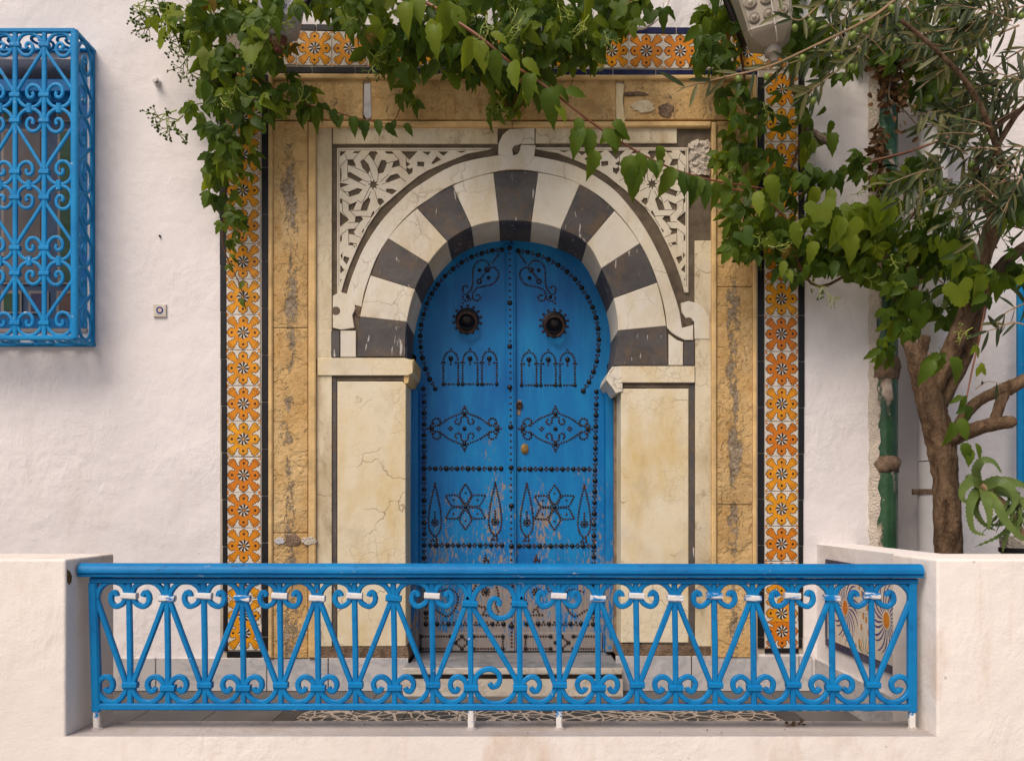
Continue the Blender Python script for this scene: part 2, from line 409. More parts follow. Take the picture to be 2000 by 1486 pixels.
def greenpipe():
    m, g = newmat('green_glazed_pipe')
    c = g.mix(g.mr(g.noise(6, 4), .3, .7), (.008, .040, .014), (.03, .085, .035))
    n = g.noise(5, 8, .68, g.scl(1.4, 1, .55, g.warp(.15, 4)))
    x = g.mr(g.sep(0), 2.0, 2.14, .10, -.06)
    k = g.mr(g.mt('ADD', n, x), .55, .60)
    c = g.mix(k, c, g.mix(g.mr(g.noise(14, 4), .35, .65), (.22, .15, .10), (.55, .46, .38)))
    g.out(c, g.mr(k, 0, 1, .25, .9), .5); g.bump(g.mt('MULTIPLY', g.mt('ADD', k, g.noise(40, 4)), .6), .6, .008); return m
M['gpipe'] = greenpipe()
M['mortar'] = simple('rough_brown_mortar', (.22, .15, .10), .95, .1, var=.5, sc_=22, bump=1.0, bd=.02)
M['rough_white'] = simple('broken_white_plaster', (.60, .52, .43), .95, .1, var=.15, sc_=14, bump=1.0, bd=.02)
def bark(name, a, b):
    m, g = newmat(name)
    f = g.noise(4, 8, .68, g.scl(7, 7, 1.6, g.warp(.12, 6)))
    c = g.mix(g.mr(f, .35, .65), a, b); g.out(c, .9, .15); g.bump(g.mt('ADD', f, g.mt('MULTIPLY', g.noise(50, 4), .4)), 1.0, .028); return m
M['bark'] = bark('olive_bark', (.055, .032, .018), (.20, .128, .075))
M['stem'] = bark('vine_stem_bark', (.09, .045, .025), (.20, .10, .05))
M['stem_red'] = simple('young_red_stem', (.20, .075, .035), .5, .4, var=.25)
M['stem_green'] = simple('green_flower_stalk', (.20, .24, .035), .6, .3, var=.3)
M['stem_tan'] = simple('tan_olive_twig', (.30, .20, .11), .6, .3, var=.25)
M['deadwood'] = bark('dead_wood', (.08, .06, .045), (.24, .18, .13))
def leafmat(name, a, b, tr, mixf=.35, rough=.42):
    m, g = newmat(name); nt = m.node_tree
    f = g.mt('ADD', g.mt('MULTIPLY', g.rnd(), .55), g.mt('MULTIPLY', g.mr(g.noise(11, 2), .3, .7), .45))
    c = g.mix(f, a, b)
    g.out(c, rough, .22); g.bump(g.noise(60, 3), .3, .004)
    t = g.nd('ShaderNodeBsdfTranslucent'); g.set(t.inputs[0], g.mix(f, tr, tuple(x*1.4 for x in tr)))
    ms = g.nd('ShaderNodeMixShader'); ms.inputs[0].default_value = mixf
    o = [n for n in nt.nodes if n.type == 'OUTPUT_MATERIAL'][0]
    nt.links.new(g.b.outputs[0], ms.inputs[1]); nt.links.new(t.outputs[0], ms.inputs[2]); nt.links.new(ms.outputs[0], o.inputs[0]); return m
M['leaf_d'] = leafmat('dark_vine_leaf', (.024, .056, .006), (.066, .118, .010), (.09, .14, .008), .38, .5)
M['leaf_m'] = leafmat('mid_vine_leaf', (.048, .098, .008), (.100, .155, .012), (.15, .21, .010), .42, .5)
M['leaf_b'] = leafmat('bright_vine_leaf', (.105, .165, .010), (.190, .235, .016), (.26, .32, .012), .45, .5)
M['leaf_y'] = leafmat('reddened_vine_leaf', (.10, .055, .012), (.20, .15, .02), (.20, .12, .01), .35, .5)
M['olive_d'] = leafmat('grey_green_olive_leaf', (.030, .045, .016), (.060, .075, .028), (.08, .10, .03), .2)
M['olive_p'] = leafmat('pale_olive_leaf', (.10, .10, .038), (.17, .16, .062), (.14, .15, .03), .25)
M['olive_fruit'] = simple('green_olive', (.13, .18, .025), .35, .4, var=.2)
M['aloe'] = leafmat('aloe_flesh', (.075, .120, .028), (.13, .175, .040), (.10, .14, .02), .12, .4)
M['aloe_edge'] = simple('aloe_teeth', (.28, .28, .08), .5, .3)
M['dryleaf'] = leafmat('dry_brown_leaf', (.06, .03, .015), (.16, .085, .03), (.10, .05, .01), .15, .8)
M['lampstone'] = simple('frosted_lamp_glass', (.30, .255, .195), .35, .45, var=.14, sc_=9, bump=.3)
M['boss_shade'] = simple('painted_boss_shade', (.13, .105, .08), .6, .3, var=.3)  # dark tone stands in for the soft shade around each boss
M['lampgrey'] = simple('grey_lamp_glass', (.26, .25, .27), .35, .45, var=.3, sc_=10, bump=.3)
M['lampiron'] = simple('dark_lamp_iron', (.03, .025, .022), .5, .4, .5)
M['lampclay'] = simple('red_brown_lamp_cap', (.10, .032, .018), .5, .4)
M['cable'] = simple('white_cable', (.62, .56, .50), .5, .3)
M['soil'] = simple('dark_soil', (.06, .042, .03), .95, .1, var=.4, sc_=20, bump=1.0, bd=.02)
M['street'] = simple('pale_street_paving', (.36, .32, .28), .85, .2, var=.2, sc_=3, bump=.3)
M['debris'] = simple('brown_litter', (.13, .07, .03), .9, .1, var=.5)

# ------------------------------------------------------------------ setting
FLOOR = .57; PTOP = 1.389; LEDGE = 1.6 - .913
XL, XR = -1.771, 1.686                       # the gap in the parapet
mb = MB(); mb.box((-40, -60, -.2), (40, -1.445, 0)); put('street', mb, M['street'], kind='structure')

def wall_cells(mb, xs, zs, holes, y0, y1):
    for i in range(len(xs)-1):
        for j in range(len(zs)-1):
            cx, cz = (xs[i]+xs[i+1])/2, (zs[j]+zs[j+1])/2
            if any(h[0] < cx < h[2] and h[1] < cz < h[3] for h in holes): continue
            mb.box((xs[i], y0, zs[j]), (xs[i+1], y1, zs[j+1]))
# house wall
house = thing('house_wall', 'white plastered house front with marble skirting around the arched doorway', 'house wall', (0, .2, .4))
dh = (P(560, 0).x, P(0, 1346).z, P(1440, 0).x, P(0, 200).z)
wh = (-4.1, P(0, 648).z, P(171, 0).x, P(0, 116).z)
XEND = P(1745, 0).x
xs = sorted([-7.0, wh[0], wh[2], dh[0], dh[2], XEND]); zs = sorted([0, dh[1], dh[3], wh[1], wh[3], 6.2])
mb = MB(); wall_cells(mb, xs, zs, [dh, wh], 0, .45); put('plaster_wall', mb, M['plaster'], house)
mb = MB(); mb.box((XEND-.02, .26, 0), (8, .7, 6.2)); put('set_back_wall', mb, M['plaster'], house)
# skirting slabs
for x0, x1 in ((-120, 120), (120, 303), (305, 520), (522, 640), (642, 797)):
    mb = MB(); mb.prism(xz(rect(x0, 1285, x1, 1349), -.018), -.018, .0, .002); put('skirting_slab', mb, M['marble'], house)
for x0, x1 in ((1203, 1350), (1352, 1560), (1562, 1586)):
    mb = MB(); mb.prism(xz(rect(x0, 1281, x1, 1349), -.018), -.018, .0, .002); put('skirting_slab', mb, M['marble'], house)
# terrace floor with its tiles
tf = put('terrace_floor', (lambda m: (m.box((-7, -1.44, 0.3), (XR+.2, 0.45, FLOOR-.008)), m)[1])(MB()), M['grout'], kind='structure')
TP = .262
xcar0, xcar1 = -1.05, 1.30
def ft(x0, y0, x1, y1, m):
    mb = MB(); mb.box((x0+.002, y0+.002, FLOOR-.02), (x1-.002, y1-.002, FLOOR)); put('floor_tile', mb, m, tf)
ycar1 = -.40
for k in range(9): ft(xcar0+k*TP, ycar1-TP, xcar0+(k+1)*TP, ycar1, M['floorprint']); ft(xcar0+k*TP, ycar1-2*TP, xcar0+(k+1)*TP, ycar1-TP, M['floorprint']); ft(xcar0+k*TP, ycar1-3*TP, xcar0+(k+1)*TP, ycar1-2*TP, M['floorprint'])
xc1 = xcar0+9*TP
ft(xcar0-.10, ycar1-3*TP, xcar0, ycar1+.1, M['slate_dark']); ft(xc1, ycar1-3*TP, xc1+.10, ycar1+.1, M['slate_dark'])
for k in range(5): ft(xcar0+k*2*TP*.9, ycar1, xcar0+(k+1)*2*TP*.9, ycar1+.1, M['slate_dark'])
for k in range(6):
    for j in range(2): ft(xcar0-.1-(k+1)*.34, ycar1+.1-(j+1)*.45, xcar0-.1-k*.34, ycar1+.1-j*.45, M['slate'])
for k in range(13): ft(-2.9+k*.36, ycar1+.1, -2.9+(k+1)*.36, -.02, M['slate'])
ft(xc1+.1, ycar1-3*TP, XR, ycar1+.1, M['slate'])

# parapet: two blocks, ledge between, one mass
par = thing('parapet_wall', 'cream plastered street parapet with a wide gap filled by the blue railing', 'parapet', (0, -1.2, 0))
def rounded_block(x0, x1, y0, y1, z0, z1, r):
    m = MB(); m.box((x0, y0, z0), (x1, y1, z1)); me = m.mesh('block', M['parapet'])
    bm = bmesh.new(); bm.from_mesh(me)
    bmesh.ops.bevel(bm, geom=[e for e in bm.edges], offset=r, segments=3, affect='EDGES', profile=.6)
    bm.to_mesh(me); bm.free(); me.polygons.foreach_set('use_smooth', [True]*len(me.polygons)); me.set_sharp_from_angle(angle=R(50)); return me
put('parapet_block', rounded_block(-6, XL, -1.445, -1.012, -.1, PTOP, .012), None, par)
put('parapet_block', rounded_block(XR, 7, -1.445, -1.024, -.1, PTOP, .012), None, par)
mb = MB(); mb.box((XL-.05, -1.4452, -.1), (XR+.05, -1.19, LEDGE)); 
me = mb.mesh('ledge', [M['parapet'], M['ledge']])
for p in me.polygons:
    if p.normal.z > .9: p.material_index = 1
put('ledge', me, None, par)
mb = MB(); mb.prism(xz([(128, 1116), (146, 1122), (150, 1133), (140, 1146), (128, 1141)], -1.40), 0, 0)
mb = MB(); yy = [-1.436, -1.412, -1.396, -1.400, -1.418, -1.436]; zz = [1.348, 1.338, 1.318, 1.296, 1.284, 1.30]
mb.add([(XL+.0015, a, b) for a, b in zip(yy, zz)] + [(XL-.01, a, b) for a, b in zip(yy, zz)], [(0,1,2,3,4,5)]); put('broken_brick_patch', mb, M['debris'], par, label='brown broken spot on the wall end below the handrail', recalc=False)
mb = MB(); mb.box((-1.73, -1.19, FLOOR), (-1.42, -1.02, FLOOR+.065)); put('low_curb', mb, M['ledge'], par)

# return wall with flower tiles
rw = thing('return_wall', 'short white side wall of the terrace carrying the blue flower tiles', 'side wall', (1.8, -.5, .5))
mb = MB(); mb.box((1.700, -1.03, .2), (1.92, 0, PTOP-.002)); put('plaster_wall', mb, M['plaster'], rw)
for a, b in ((-1.02, -.72), (-.718, -.36), (-.358, -.02)):
    mb = MB(); mb.box((1.684, a, FLOOR), (1.700, b, FLOOR+.182)); put('skirting_slab', mb, M['marble'], rw)
tp = thing('flower_tile_panel', 'tile panel with blue daisies and orange dots on the side wall', 'tile panel', (1.70, -.6, 1.08))
Z0, Z1, Y0, Y1 = .888, 1.278, -1.0235, -.195
ycut = [-1.0235, -.952, -.701, -.451, -.195]; zcut = [Z0, 1.085, Z1]
for i in range(4):
    for j in range(2):
        mb = MB(); mb.box((1.692, ycut[i]+.001, zcut[j]+.001), (1.702, ycut[i+1]-.001, zcut[j+1]-.001)); put('tile', mb, M['t_white'], tp)
for k in range(4):
    a = Y0 + k*.2155
    for z in (Z0-.037, Z1+.001):
        mb = MB(); mb.box((1.691, a+.001, z), (1.702, min(a+.2145, Y1+.04), z+.035)); put('border_tile', mb, M['t_navy'], tp)
for k in range(2):
    mb = MB(); mb.box((1.691, Y1+.001, Z0+k*.196+.001), (1.702, Y1+.037, Z0+(k+1)*.194)); put('border_tile', mb, M['t_navy'], tp)
def on_panel(mb, pts, lvl, mi):        # pts in (y, z) clipped to the panel
    pts = [(min(max(y, Y0+.001), Y1-.001), min(max(z, Z0+.001), Z1-.001)) for y, z in pts]
    x = 1.692-.0004*lvl
    mb.add([(x, y, z) for y, z in pts], [tuple(range(len(pts)))], mi)
for cy, cz in ((-.451, 1.085), (-.952, 1.085)):
    mb = MB(); npet = 22
    for k in range(npet):
        a = 2*math.pi*k/npet
        def pt(r, da): return (cy+r*math.cos(a+da), cz+r*.98*math.sin(a+da))
        rr = .185 if k % 2 else .165
        prev = None
        for s in range(6):
            t0, t1 = s/6, (s+1)/6
            w0, w1 = .03+.05*math.sin(math.pi*min(1, t0*.95)), .03+.05*math.sin(math.pi*min(1, t1*.95))
            r0, r1 = .045+(rr-.045)*t0, .045+(rr-.045)*t1; b0, b1 = .42*t0*t0, .42*t1*t1
            on_panel(mb, [pt(r0, b0-w0*.12/r0*.16-.02), pt(r1, b1-w1*.12/r1*.16-.02*(1-t1)), pt(r1, b1+w1*.5/r1*.16+.02*(1-t1)), pt(r0, b0+w0*.5/r0*.16+.02)], 1, 0)
    on_panel(mb, [(cy+.040*math.cos(t*math.pi/10), cz+.044*math.sin(t*math.pi/10)) for t in range(20)], 2, 2)
    on_panel(mb, [(cy+.034*math.cos(t*math.pi/10), cz+.038*math.sin(t*math.pi/10)) for t in range(20)], 3, 1)
    put('flower_print', mb, [M['t_blueline'], M['t_orange'], M['t_white']], tp, recalc=False)
mb = MB(); rr = random.Random(4)
for cy in (-.451, -.952):
    for k in range(26):
        a = 2*math.pi*(k+.5)/26+rr.uniform(-.08, .08); r = .222+.012*(k % 2)
        y, z = cy+r*math.cos(a), 1.085+r*math.sin(a)
        if not (Y0+.02 < y < Y1-.02 and Z0+.02 < z < Z1-.02): continue
        for lv, q, mi in ((1, .0135, 1), (2, .0105, 0)):
            on_panel(mb, [(y+q*.8*math.cos(t*math.pi/5), z+q*1.15*math.sin(t*math.pi/5)) for t in range(10)], lv, mi)
for s in (-1, 1):
    for zb, h in ((Z0+.002, 1), (Z1-.002, -1)):
        for k, (dx, hh) in enumerate(((.012, .085), (.035, .07), (.055, .045))):
            yc = -.701
            on_panel(mb, [(yc+s*dx*.3, zb), (yc+s*dx*1.3, zb+h*hh*.45), (yc+s*(dx+.012), zb+h*hh), (yc+s*dx*.9, zb+h*hh*.5)], 1+k*.2, 2 if k != 1 else 0)
put('dot_print', mb, [M['t_orange'], M['t_line'], M['t_green']], tp, recalc=False)

# planter soil behind the right parapet
mb = MB(); mb.box((1.92, -1.03, .3), (6.5, .26, 1.22)); put('planter_soil', mb, M['soil'], kind='structure')

# ------------------------------------------------------------------ stone door surround
ds = thing('door_surround', 'carved stone doorway surround with black and white horseshoe arch in yellow stone frame', 'door surround', (0, 0, .75))
OUT = [(697, 697), (703, 619), (724, 538), (758, 466), (815, 407), (884, 363), (964, 338), (1051, 337), (1133, 360), (1200, 412), (1250, 476), (1283.5, 552), (1301.6, 637), (1305, 714)]
INN = [(791, 697), (795, 629), (811, 565), (837, 515), (874, 472), (921, 444), (975, 432), (1038, 434), (1095, 448), (1146, 476), (1174.5, 525), (1198, 583), (1207, 646), (1198, 714)]
INN = [(x+(0 if 0 < i < 13 else 0), y) for i, (x, y) in enumerate(INN)]
KS = 5
OS = [tuple(p) for p in cat_rom(OUT, KS)]; IS = [tuple(p) for p in cat_rom(INN, KS)]
YV = -.020
DARC = .375
for i in range(13):
    o = OS[i*KS:(i+1)*KS+1]; n = IS[i*KS:(i+1)*KS+1]
    cx = sum(p[0] for p in o+n)/len(o+n); cy = sum(p[1] for p in o+n)/len(o+n)
    poly = [(cx+(x-cx)*.992, cy+(y-cy)*.992) for x, y in o + n[::-1]]
    mb = MB(); mb.prism(xz(poly, YV), YV - (.002 if i % 2 else 0), DARC, .003)
    put('voussoir', mb, M['black'] if i % 2 == 0 else M['white_stone'], ds, label='black marble arch stone' if i % 2 == 0 else 'white marble arch stone')
# dark backing plate behind the inlay, with the opening left out
MID = [((a[0]*.6+b[0]*.4), (a[1]*.6+b[1]*.4)) for a, b in zip(OS, IS)]
h = len(MID)//2
left = [(618, 249), (1003, 249)] + MID[:h+1][::-1] + [(744, 1270), (618, 1270)]
right = [(1003, 249)] + [(1389, 249), (1389, 1270), (1255, 1270)] + MID[h:][::-1]
for poly in (left, right):
    mb = MB(); mb.prism(xz(poly, -.006), -.006, .2, 0); put('inlay_ground', mb, M['inlay'], ds)
YW = -.015
def piece(name, poly, mat, y=YW, yb=.0, ch=.002, label=None):
    mb = MB(); mb.prism(xz(poly, y), y, yb, ch); return put(name, mb, mat, ds, label=label)
# archivolt: white band outside the voussoirs, split in stones
AO = [(674, 590), (681, 560), (692, 528), (711, 484), (744, 433), (783, 391), (815, 364), (886, 323), (963, 305), (1010, 303), (1060, 308), (1125, 325), (1190, 363), (1228, 402), (1262, 450), (1292, 508), (1312, 560), (1326, 604), (1332, 640)]
AI = [(708, 600), (713, 572), (724, 538), (741, 497), (772, 450), (806, 414), (836, 393), (884, 363), (964, 338), (1008, 333), (1051, 337), (1110, 352), (1163, 380), (1200, 412), (1232, 450), (1262, 500), (1283, 552), (1297, 605), (1301, 640)]
AOs = [tuple(p) for p in cat_rom(AO, 4)]; AIs = [tuple(p) for p in cat_rom(AI, 4)]
AIs = [(a[0]+(b[0]-a[0])*.06, a[1]+(b[1]-a[1])*.06) for a, b in zip(AIs, AOs)]
cuts = [0, 14, 33, 40, 52, 62, 72]
for a, b in zip(cuts, cuts[1:]):
    piece('archivolt_stone', AOs[a:b+1]+AIs[a:b+1][::-1], M['white_stone'], -.018)
# borders of weathered marble
piece('border_stone', rect(618, 249, 648, 700), M['border'], -.016)
piece('border_stone', rect(618, 733, 648, 1262), M['border'], -.016)
piece('border_stone', rect(650, 249, 972, 281), M['border'], -.016)
piece('border_stone', rect(1046, 249, 1215, 280), M['border'], -.016)
piece('border_stone', rect(1217, 249, 1322, 280), M['border'], -.016)
piece('border_stone', rect(1357, 470, 1389, 640), M['border'], -.016)
piece('border_stone', rect(1358, 640, 1389, 1262), M['border'], -.016)
# the knot at the crown and the scrolls at the springing
def disc(cx, cy, r, n=28): return [(cx+r*math.cos(2*math.pi*k/n), cy+r*math.sin(2*math.pi*k/n)) for k in range(n)]
piece('crown_knot', [(973, 302), (974, 280), (982, 263), (995, 252), (1044, 250), (1044, 281), (1016, 281), (1000, 290), (1002, 300), (1000, 306)], M['white_stone'], -.020)
piece('crown_knot', [(1018, 283), (1046, 284), (1044, 302), (1036, 318), (1020, 331), (990, 330), (1000, 306), (1012, 300)], M['white_stone'], -.022)
piece('knot_eye', disc(1009, 291, 7.5, 16), M['inlay'], -.0225)
piece('springing_scroll', [(650, 578), (664, 570), (678, 574), (692, 590), (694, 603), (688, 616), (692, 640), (666, 644), (650, 640)], M['white_stone'], -.0197)
piece('springing_scroll', [(620, 640), (632, 648), (648, 645), (648, 698), (620, 698)], M['border'], -.017)
piece('scroll_eye', disc(656, 607, 8.5, 16), M['inlay'], -.0212)
piece('black_inset', rect(646, 646, 663, 697), M['black'], -.017)
piece('white_inset', rect(665, 646, 695, 697), M['white_stone'], -.019)
piece('springing_scroll', [(1330, 592), (1345, 588), (1362, 592), (1378, 606), (1386, 622), (1386, 662), (1357, 662), (1356, 628), (1340, 622), (1332, 610)], M['white_stone'], -.0197)
piece('springing_scroll', [(1303, 640), (1334, 640), (1354, 634), (1354, 664), (1338, 664), (1322, 656), (1310, 648)], M['white_stone'], -.0208)
piece('scroll_eye', disc(1345, 628, 8.5, 16), M['inlay'], -.0222)
piece('black_inset', rect(1336, 667, 1356, 713), M['black'], -.017)
piece('white_inset', [(1306, 652), (1322, 664), (1334, 668), (1334, 713), (1306, 713)], M['white_stone'], -.0175)
# carved lattice of the spandrels
Zm = lambda L: [(640+.1413*u, 270+.1413*v) for u, v in L]
ST = [Zm(L) for L in (
 [(545, 250), (690, 590)], [(870, 310), (740, 630)], [(1060, 585), (715, 690)], [(865, 815), (680, 720)], [(690, 990), (590, 735)], [(400, 980), (545, 690), (420, 640)],
 [(215, 705), (430, 640)], [(290, 410), (600, 560)], [(165, 360), (245, 250), (400, 250)], [(540, 180), (400, 315), (465, 455)], [(665, 340), (710, 260), (950, 262)],
 [(940, 180), (1040, 305), (1040, 430)], [(235, 330), (230, 545), (340, 605)], [(860, 480), (970, 425), (1130, 560)], [(165, 735), (310, 870), (425, 810)],
 [(310, 1040), (560, 1040), (600, 910)], [(240, 880), (240, 1020), (350, 1140)], [(165, 1300), (270, 1210), (400, 1210)], [(550, 1120), (405, 1270), (445, 1330)],
 [(1270, 230), (1130, 375), (1095, 300)], [(1215, 350), (1215, 450), (1150, 500)], [(240, 1320), (240, 1480)], [(300, 1370), (430, 1420)], [(165, 560), (165, 600)], [(280, 190), (380, 190)], [(690, 190), (790, 200)], [(905, 700), (985, 710)])]
ST += [[(798, 317), (815, 303), (832, 294)], [(835, 322), (842, 308), (858, 296)], [(855, 318), (880, 301), (900, 296)], [(870, 309), (888, 297), (925, 295)],
       [(672, 486), (672, 458)], [(668, 492), (690, 487), (698, 470)], [(665, 503), (676, 514), (688, 508)], [(666, 518), (680, 531)], [(676, 470), (697, 478)], [(664, 536), (672, 550)]]
def strap_poly(L, wd, dx=0):
    L = [Vector(p) for p in L]; n = len(L); a = []; b = []
    for i in range(n):
        if i == 0: t = (L[1]-L[0]).normalized(); m = Vector((-t.y, t.x)); k = 1
        elif i == n-1: t = (L[-1]-L[-2]).normalized(); m = Vector((-t.y, t.x)); k = 1
        else:
            t1 = (L[i]-L[i-1]).normalized(); t2 = (L[i+1]-L[i]).normalized(); m = (Vector((-t1.y, t1.x))+Vector((-t2.y, t2.x))).normalized(); k = 1/max(.5, m.dot(Vector((-t1.y, t1.x))))
        a.append(tuple(L[i]+m*wd/2*k)); b.append(tuple(L[i]-m*wd/2*k))
    return a+b[::-1]
from mathutils.geometry import tessellate_polygon
CELL = [Zm(c) for c in ([(172,182),(255,182),(225,212),(172,255)], [(372,180),(462,180),(425,208),(350,206)], [(590,182),(665,182),(694,214),(668,232),(638,318),(566,218)], [(795,182),(884,180),(918,218),(812,214)], [(1012,182),(1238,182),(1130,298)],
 [(276,296),(346,296),(388,388),(276,368)], [(455,322),(498,296),(560,362),(588,436),(556,486),(484,412)], [(742,306),(792,310),(816,350),(770,470),(702,488),(690,430)], [(915,322),(984,302),(998,380),(888,408)], [(172,415),(186,424),(192,520),(186,596),(172,602)],
 [(284,482),(312,472),(462,558),(470,580),(418,604),(288,540)], [(868,516),(960,492),(1006,546),(832,612),(802,592)], [(172,616),(296,640),(172,686)], [(286,742),(410,692),(478,710),(430,768),(312,808)], [(812,702),(890,700),(950,728),(890,778),(812,742)],
 [(468,950),(490,890),(560,818),(588,858),(540,1000),(460,985)], [(692,832),(748,832),(784,880),(722,936),(700,902)], [(172,838),(200,854),(192,905),(172,892)], [(292,922),(368,892),(408,872),(362,968),(358,988),(292,988)], [(172,1022),(288,1130),(172,1222)],
 [(630,1002),(652,1032),(592,1112),(588,1088)], [(388,1082),(460,1086),(488,1120),(440,1168),(376,1162)], [(286,1257),(398,1252),(360,1290),(378,1338),(290,1320)], [(172,1362),(195,1342),(195,1418),(172,1430)], [(294,1478),(310,1438),(402,1462),(398,1490)], [(1092,402),(1130,426),(1172,412),(1168,476),(1122,505),(1088,450)], [(470,1290),(510,1236),(500,1280),(484,1312)])]
def grow(c, k):
    cx = sum(p[0] for p in c)/len(c); cy = sum(p[1] for p in c)/len(c); return [(cx+(x-cx)*k, cy+(y-cy)*k) for x, y in c]
CELL = [c if i in (16, 20) else grow(c, 1.08) for i, c in enumerate(CELL)]
st_ = []
for k in range(16):
    r_ = 86 if k % 2 == 0 else 40; a_ = math.pi*k/8+.1; st_.append((632+r_*math.cos(a_), 642+r_*math.sin(a_)))
CELL.append(Zm(st_))
CELL += [[(792,315),(802,320.5),(794,326)], [(815,315.5),(829,316.5),(828,326),(815,324.5)], [(855,296),(876,296),(866,305)], [(842,319),(853,305),(862,312),(846,321)], [(890,295.5),(912,294.5),(902,299)], [(823,296),(842,296),(836,304)],
 [(664.5,500),(669,493),(669,506)], [(672,500),(683,504),(677,517),(670,508)], [(664.5,517),(673,528),(664.5,534)], [(664.5,545),(667.5,546),(664.5,552)], [(690,476),(697,478),(692,484)]]
GROOVE = [Zm(c) for c in ([(240,216),(268,290),(165,402)], [(420,212),(352,305),(388,388)], [(276,372),(276,540)], [(300,374),(560,492)], [(500,292),(568,224)], [(590,452),(625,560)], [(640,322),(700,436)], [(700,490),(690,590)], [(816,350),(905,322)], [(840,500),(720,612)], [(920,222),(988,300)], [(1000,384),(1086,448)], [(1085,262),(1085,385)], [(1006,550),(1085,600)], [(745,640),(860,602)],
 [(800,740),(700,690)], [(700,905),(648,722)], [(728,950),(660,1020)], [(560,818),(600,735)], [(480,888),(572,700)], [(415,858),(470,900)], [(172,700),(310,812)], [(310,915),(172,834)], [(290,545),(290,560),(200,600)], [(420,606),(530,660)], [(200,690),(240,745),(285,742)], [(290,990),(388,1085)], [(292,1000),(540,1000)], [(410,1078),(590,1086)], [(200,862),(205,1020),(288,1128)], [(290,1168),(376,1166)], [(172,1345),(280,1262)], [(290,1325),(290,1480)], [(378,1342),(460,1376)], [(440,1172),(365,1262)], [(595,1118),(520,1230)], [(470,575),(570,610)], [(560,490),(600,560)])]
OUTL = [(658.5, 572), (658.5, 289.5), (962, 289.5), (952, 293), (913, 300), (869, 318), (835, 333), (817, 344), (781, 373), (742, 407), (718, 442), (699, 480), (684, 515), (673, 546), (666, 572)]
for mir in (0, 1):
    mp = lambda L: [((2003-x) if mir else x, y-(1 if mir else 0)) for x, y in L]
    yf, yb = -.0145, -.005
    loops = [xz([tuple(p) for p in mp(OUTL)], yf)] + [xz(mp(c), yf) for c in CELL]
    vv = [Vector((x, z, 0)) for l in loops for x, z in l]
    tris = tessellate_polygon([[Vector((x, z, 0)) for x, z in l] for l in loops])
    mb = MB(); mb.add([(v.x, yf, v.y) for v in vv], [tuple(t) for t in tris])
    for l in loops:
        n_ = len(l); mb.add([(x, yf, z) for x, z in l]+[(x, yb, z) for x, z in l], [(i, (i+1) % n_, n_+(i+1) % n_, n_+i) for i in range(n_)])
    put('carved_lattice', mb, M['strap'], ds, recalc=False)
    mb = MB()
    for L in GROOVE: mb.prism(xz(strap_poly(mp(L), 1.15), yf), yf-.0003, yf+.002, 0)
    for q in ([(661.8, 560), (661.8, 293), (950, 293)],): mb.prism(xz(strap_poly(mp(q), .9), yf), yf-.0003, yf+.002, 0)
    put('lattice_joint', mb, M['inlay'], ds)
piece('mortar_patch', [(674, 572), (690, 574), (706, 596), (703, 622), (690, 606), (686, 590)], M['mortar'], -.0165)
# imposts
piece('impost', [(620, 699), (789, 699), (806, 703), (806, 728), (797, 733), (620, 733)], M['cream'], -.024, .36)
piece('corbel', [(787, 702), (809, 702), (808, 722), (800, 735), (797, 748), (789, 750)], M['lime_trim'], -.012, .36)
piece('impost', [(1213, 715), (1357, 715), (1357, 747), (1213, 747)], M['cream'], -.024, .36)
piece('corbel', [(1216, 715), (1196, 716), (1188, 728), (1184, 742), (1196, 757), (1203, 768), (1216, 764)], M['white_stone'], -.020, .36)
# jamb panels with black frames
piece('jamb_panel', [(659, 745), (786, 745), (793, 752), (792, 1000), (793, 1262), (659, 1262)], M['cream'], -.012, .38, .004)
piece('jamb_panel', [(1213, 759), (1345, 759), (1345, 1255), (1213, 1255)], M['cream'], -.012, .38, .004)
piece('black_strip', rect(649, 734, 657.5, 1262), M['black'], -.009); piece('black_strip', rect(658, 734, 789, 743.5), M['inlay'], -.009)
piece('black_strip', rect(1347, 749, 1356.5, 1262), M['black'], -.009); piece('black_strip', rect(1216, 749, 1346, 757.5), M['inlay'], -.009)
piece('rough_base', [(618, 1263), (796, 1263), (799, 1287), (618, 1286)], M['mortar'], -.013, .36); piece('rough_base', [(1212, 1257), (1389, 1263), (1389, 1284), (1206, 1283)], M['mortar'], -.013, .36)
# yellow frame: stones of the posts and the lintel
YL = -.022
for a, b in ((237, 640), (641, 1040), (1041, 1285)):
    piece('frame_stone', rect(533, a, 601, b), M['lime'], YL-random.uniform(0, .004), .2, .004)
for a, b in ((237, 560), (561, 985), (986, 1284)):
    piece('frame_stone', rect(1401, a, 1470, b), M['lime'], YL-random.uniform(0, .004), .2, .004)
for a, b in ((533, 709), (724, 1203), (1219, 1470)):
    piece('frame_stone', rect(a, 155, b, 234), M['lime'], YL-random.uniform(0, .004), .2, .004)
for poly in (rect(524, 150, 532, 1285), rect(602, 238, 616.5, 1285), rect(1390.5, 238, 1400, 1284), rect(1471, 152, 1479, 1284), rect(525, 144, 1000, 154), rect(1001, 146, 1478, 155), rect(618, 236, 1000, 247.5), rect(1001, 237, 1389, 247.5)):
    piece('frame_moulding', poly, M['lime_trim'], -.036, .1, .006)
piece('grey_marble_key', [(711, 164), (724, 163), (726, 229), (716, 233), (710, 224)], M['marble'], -.030, .1, .004)
piece('white_marble_key', [(1204, 163), (1220, 165), (1217, 195), (1221, 236), (1205, 246), (1203, 210)], M['cream'], -.030, .1, .004)
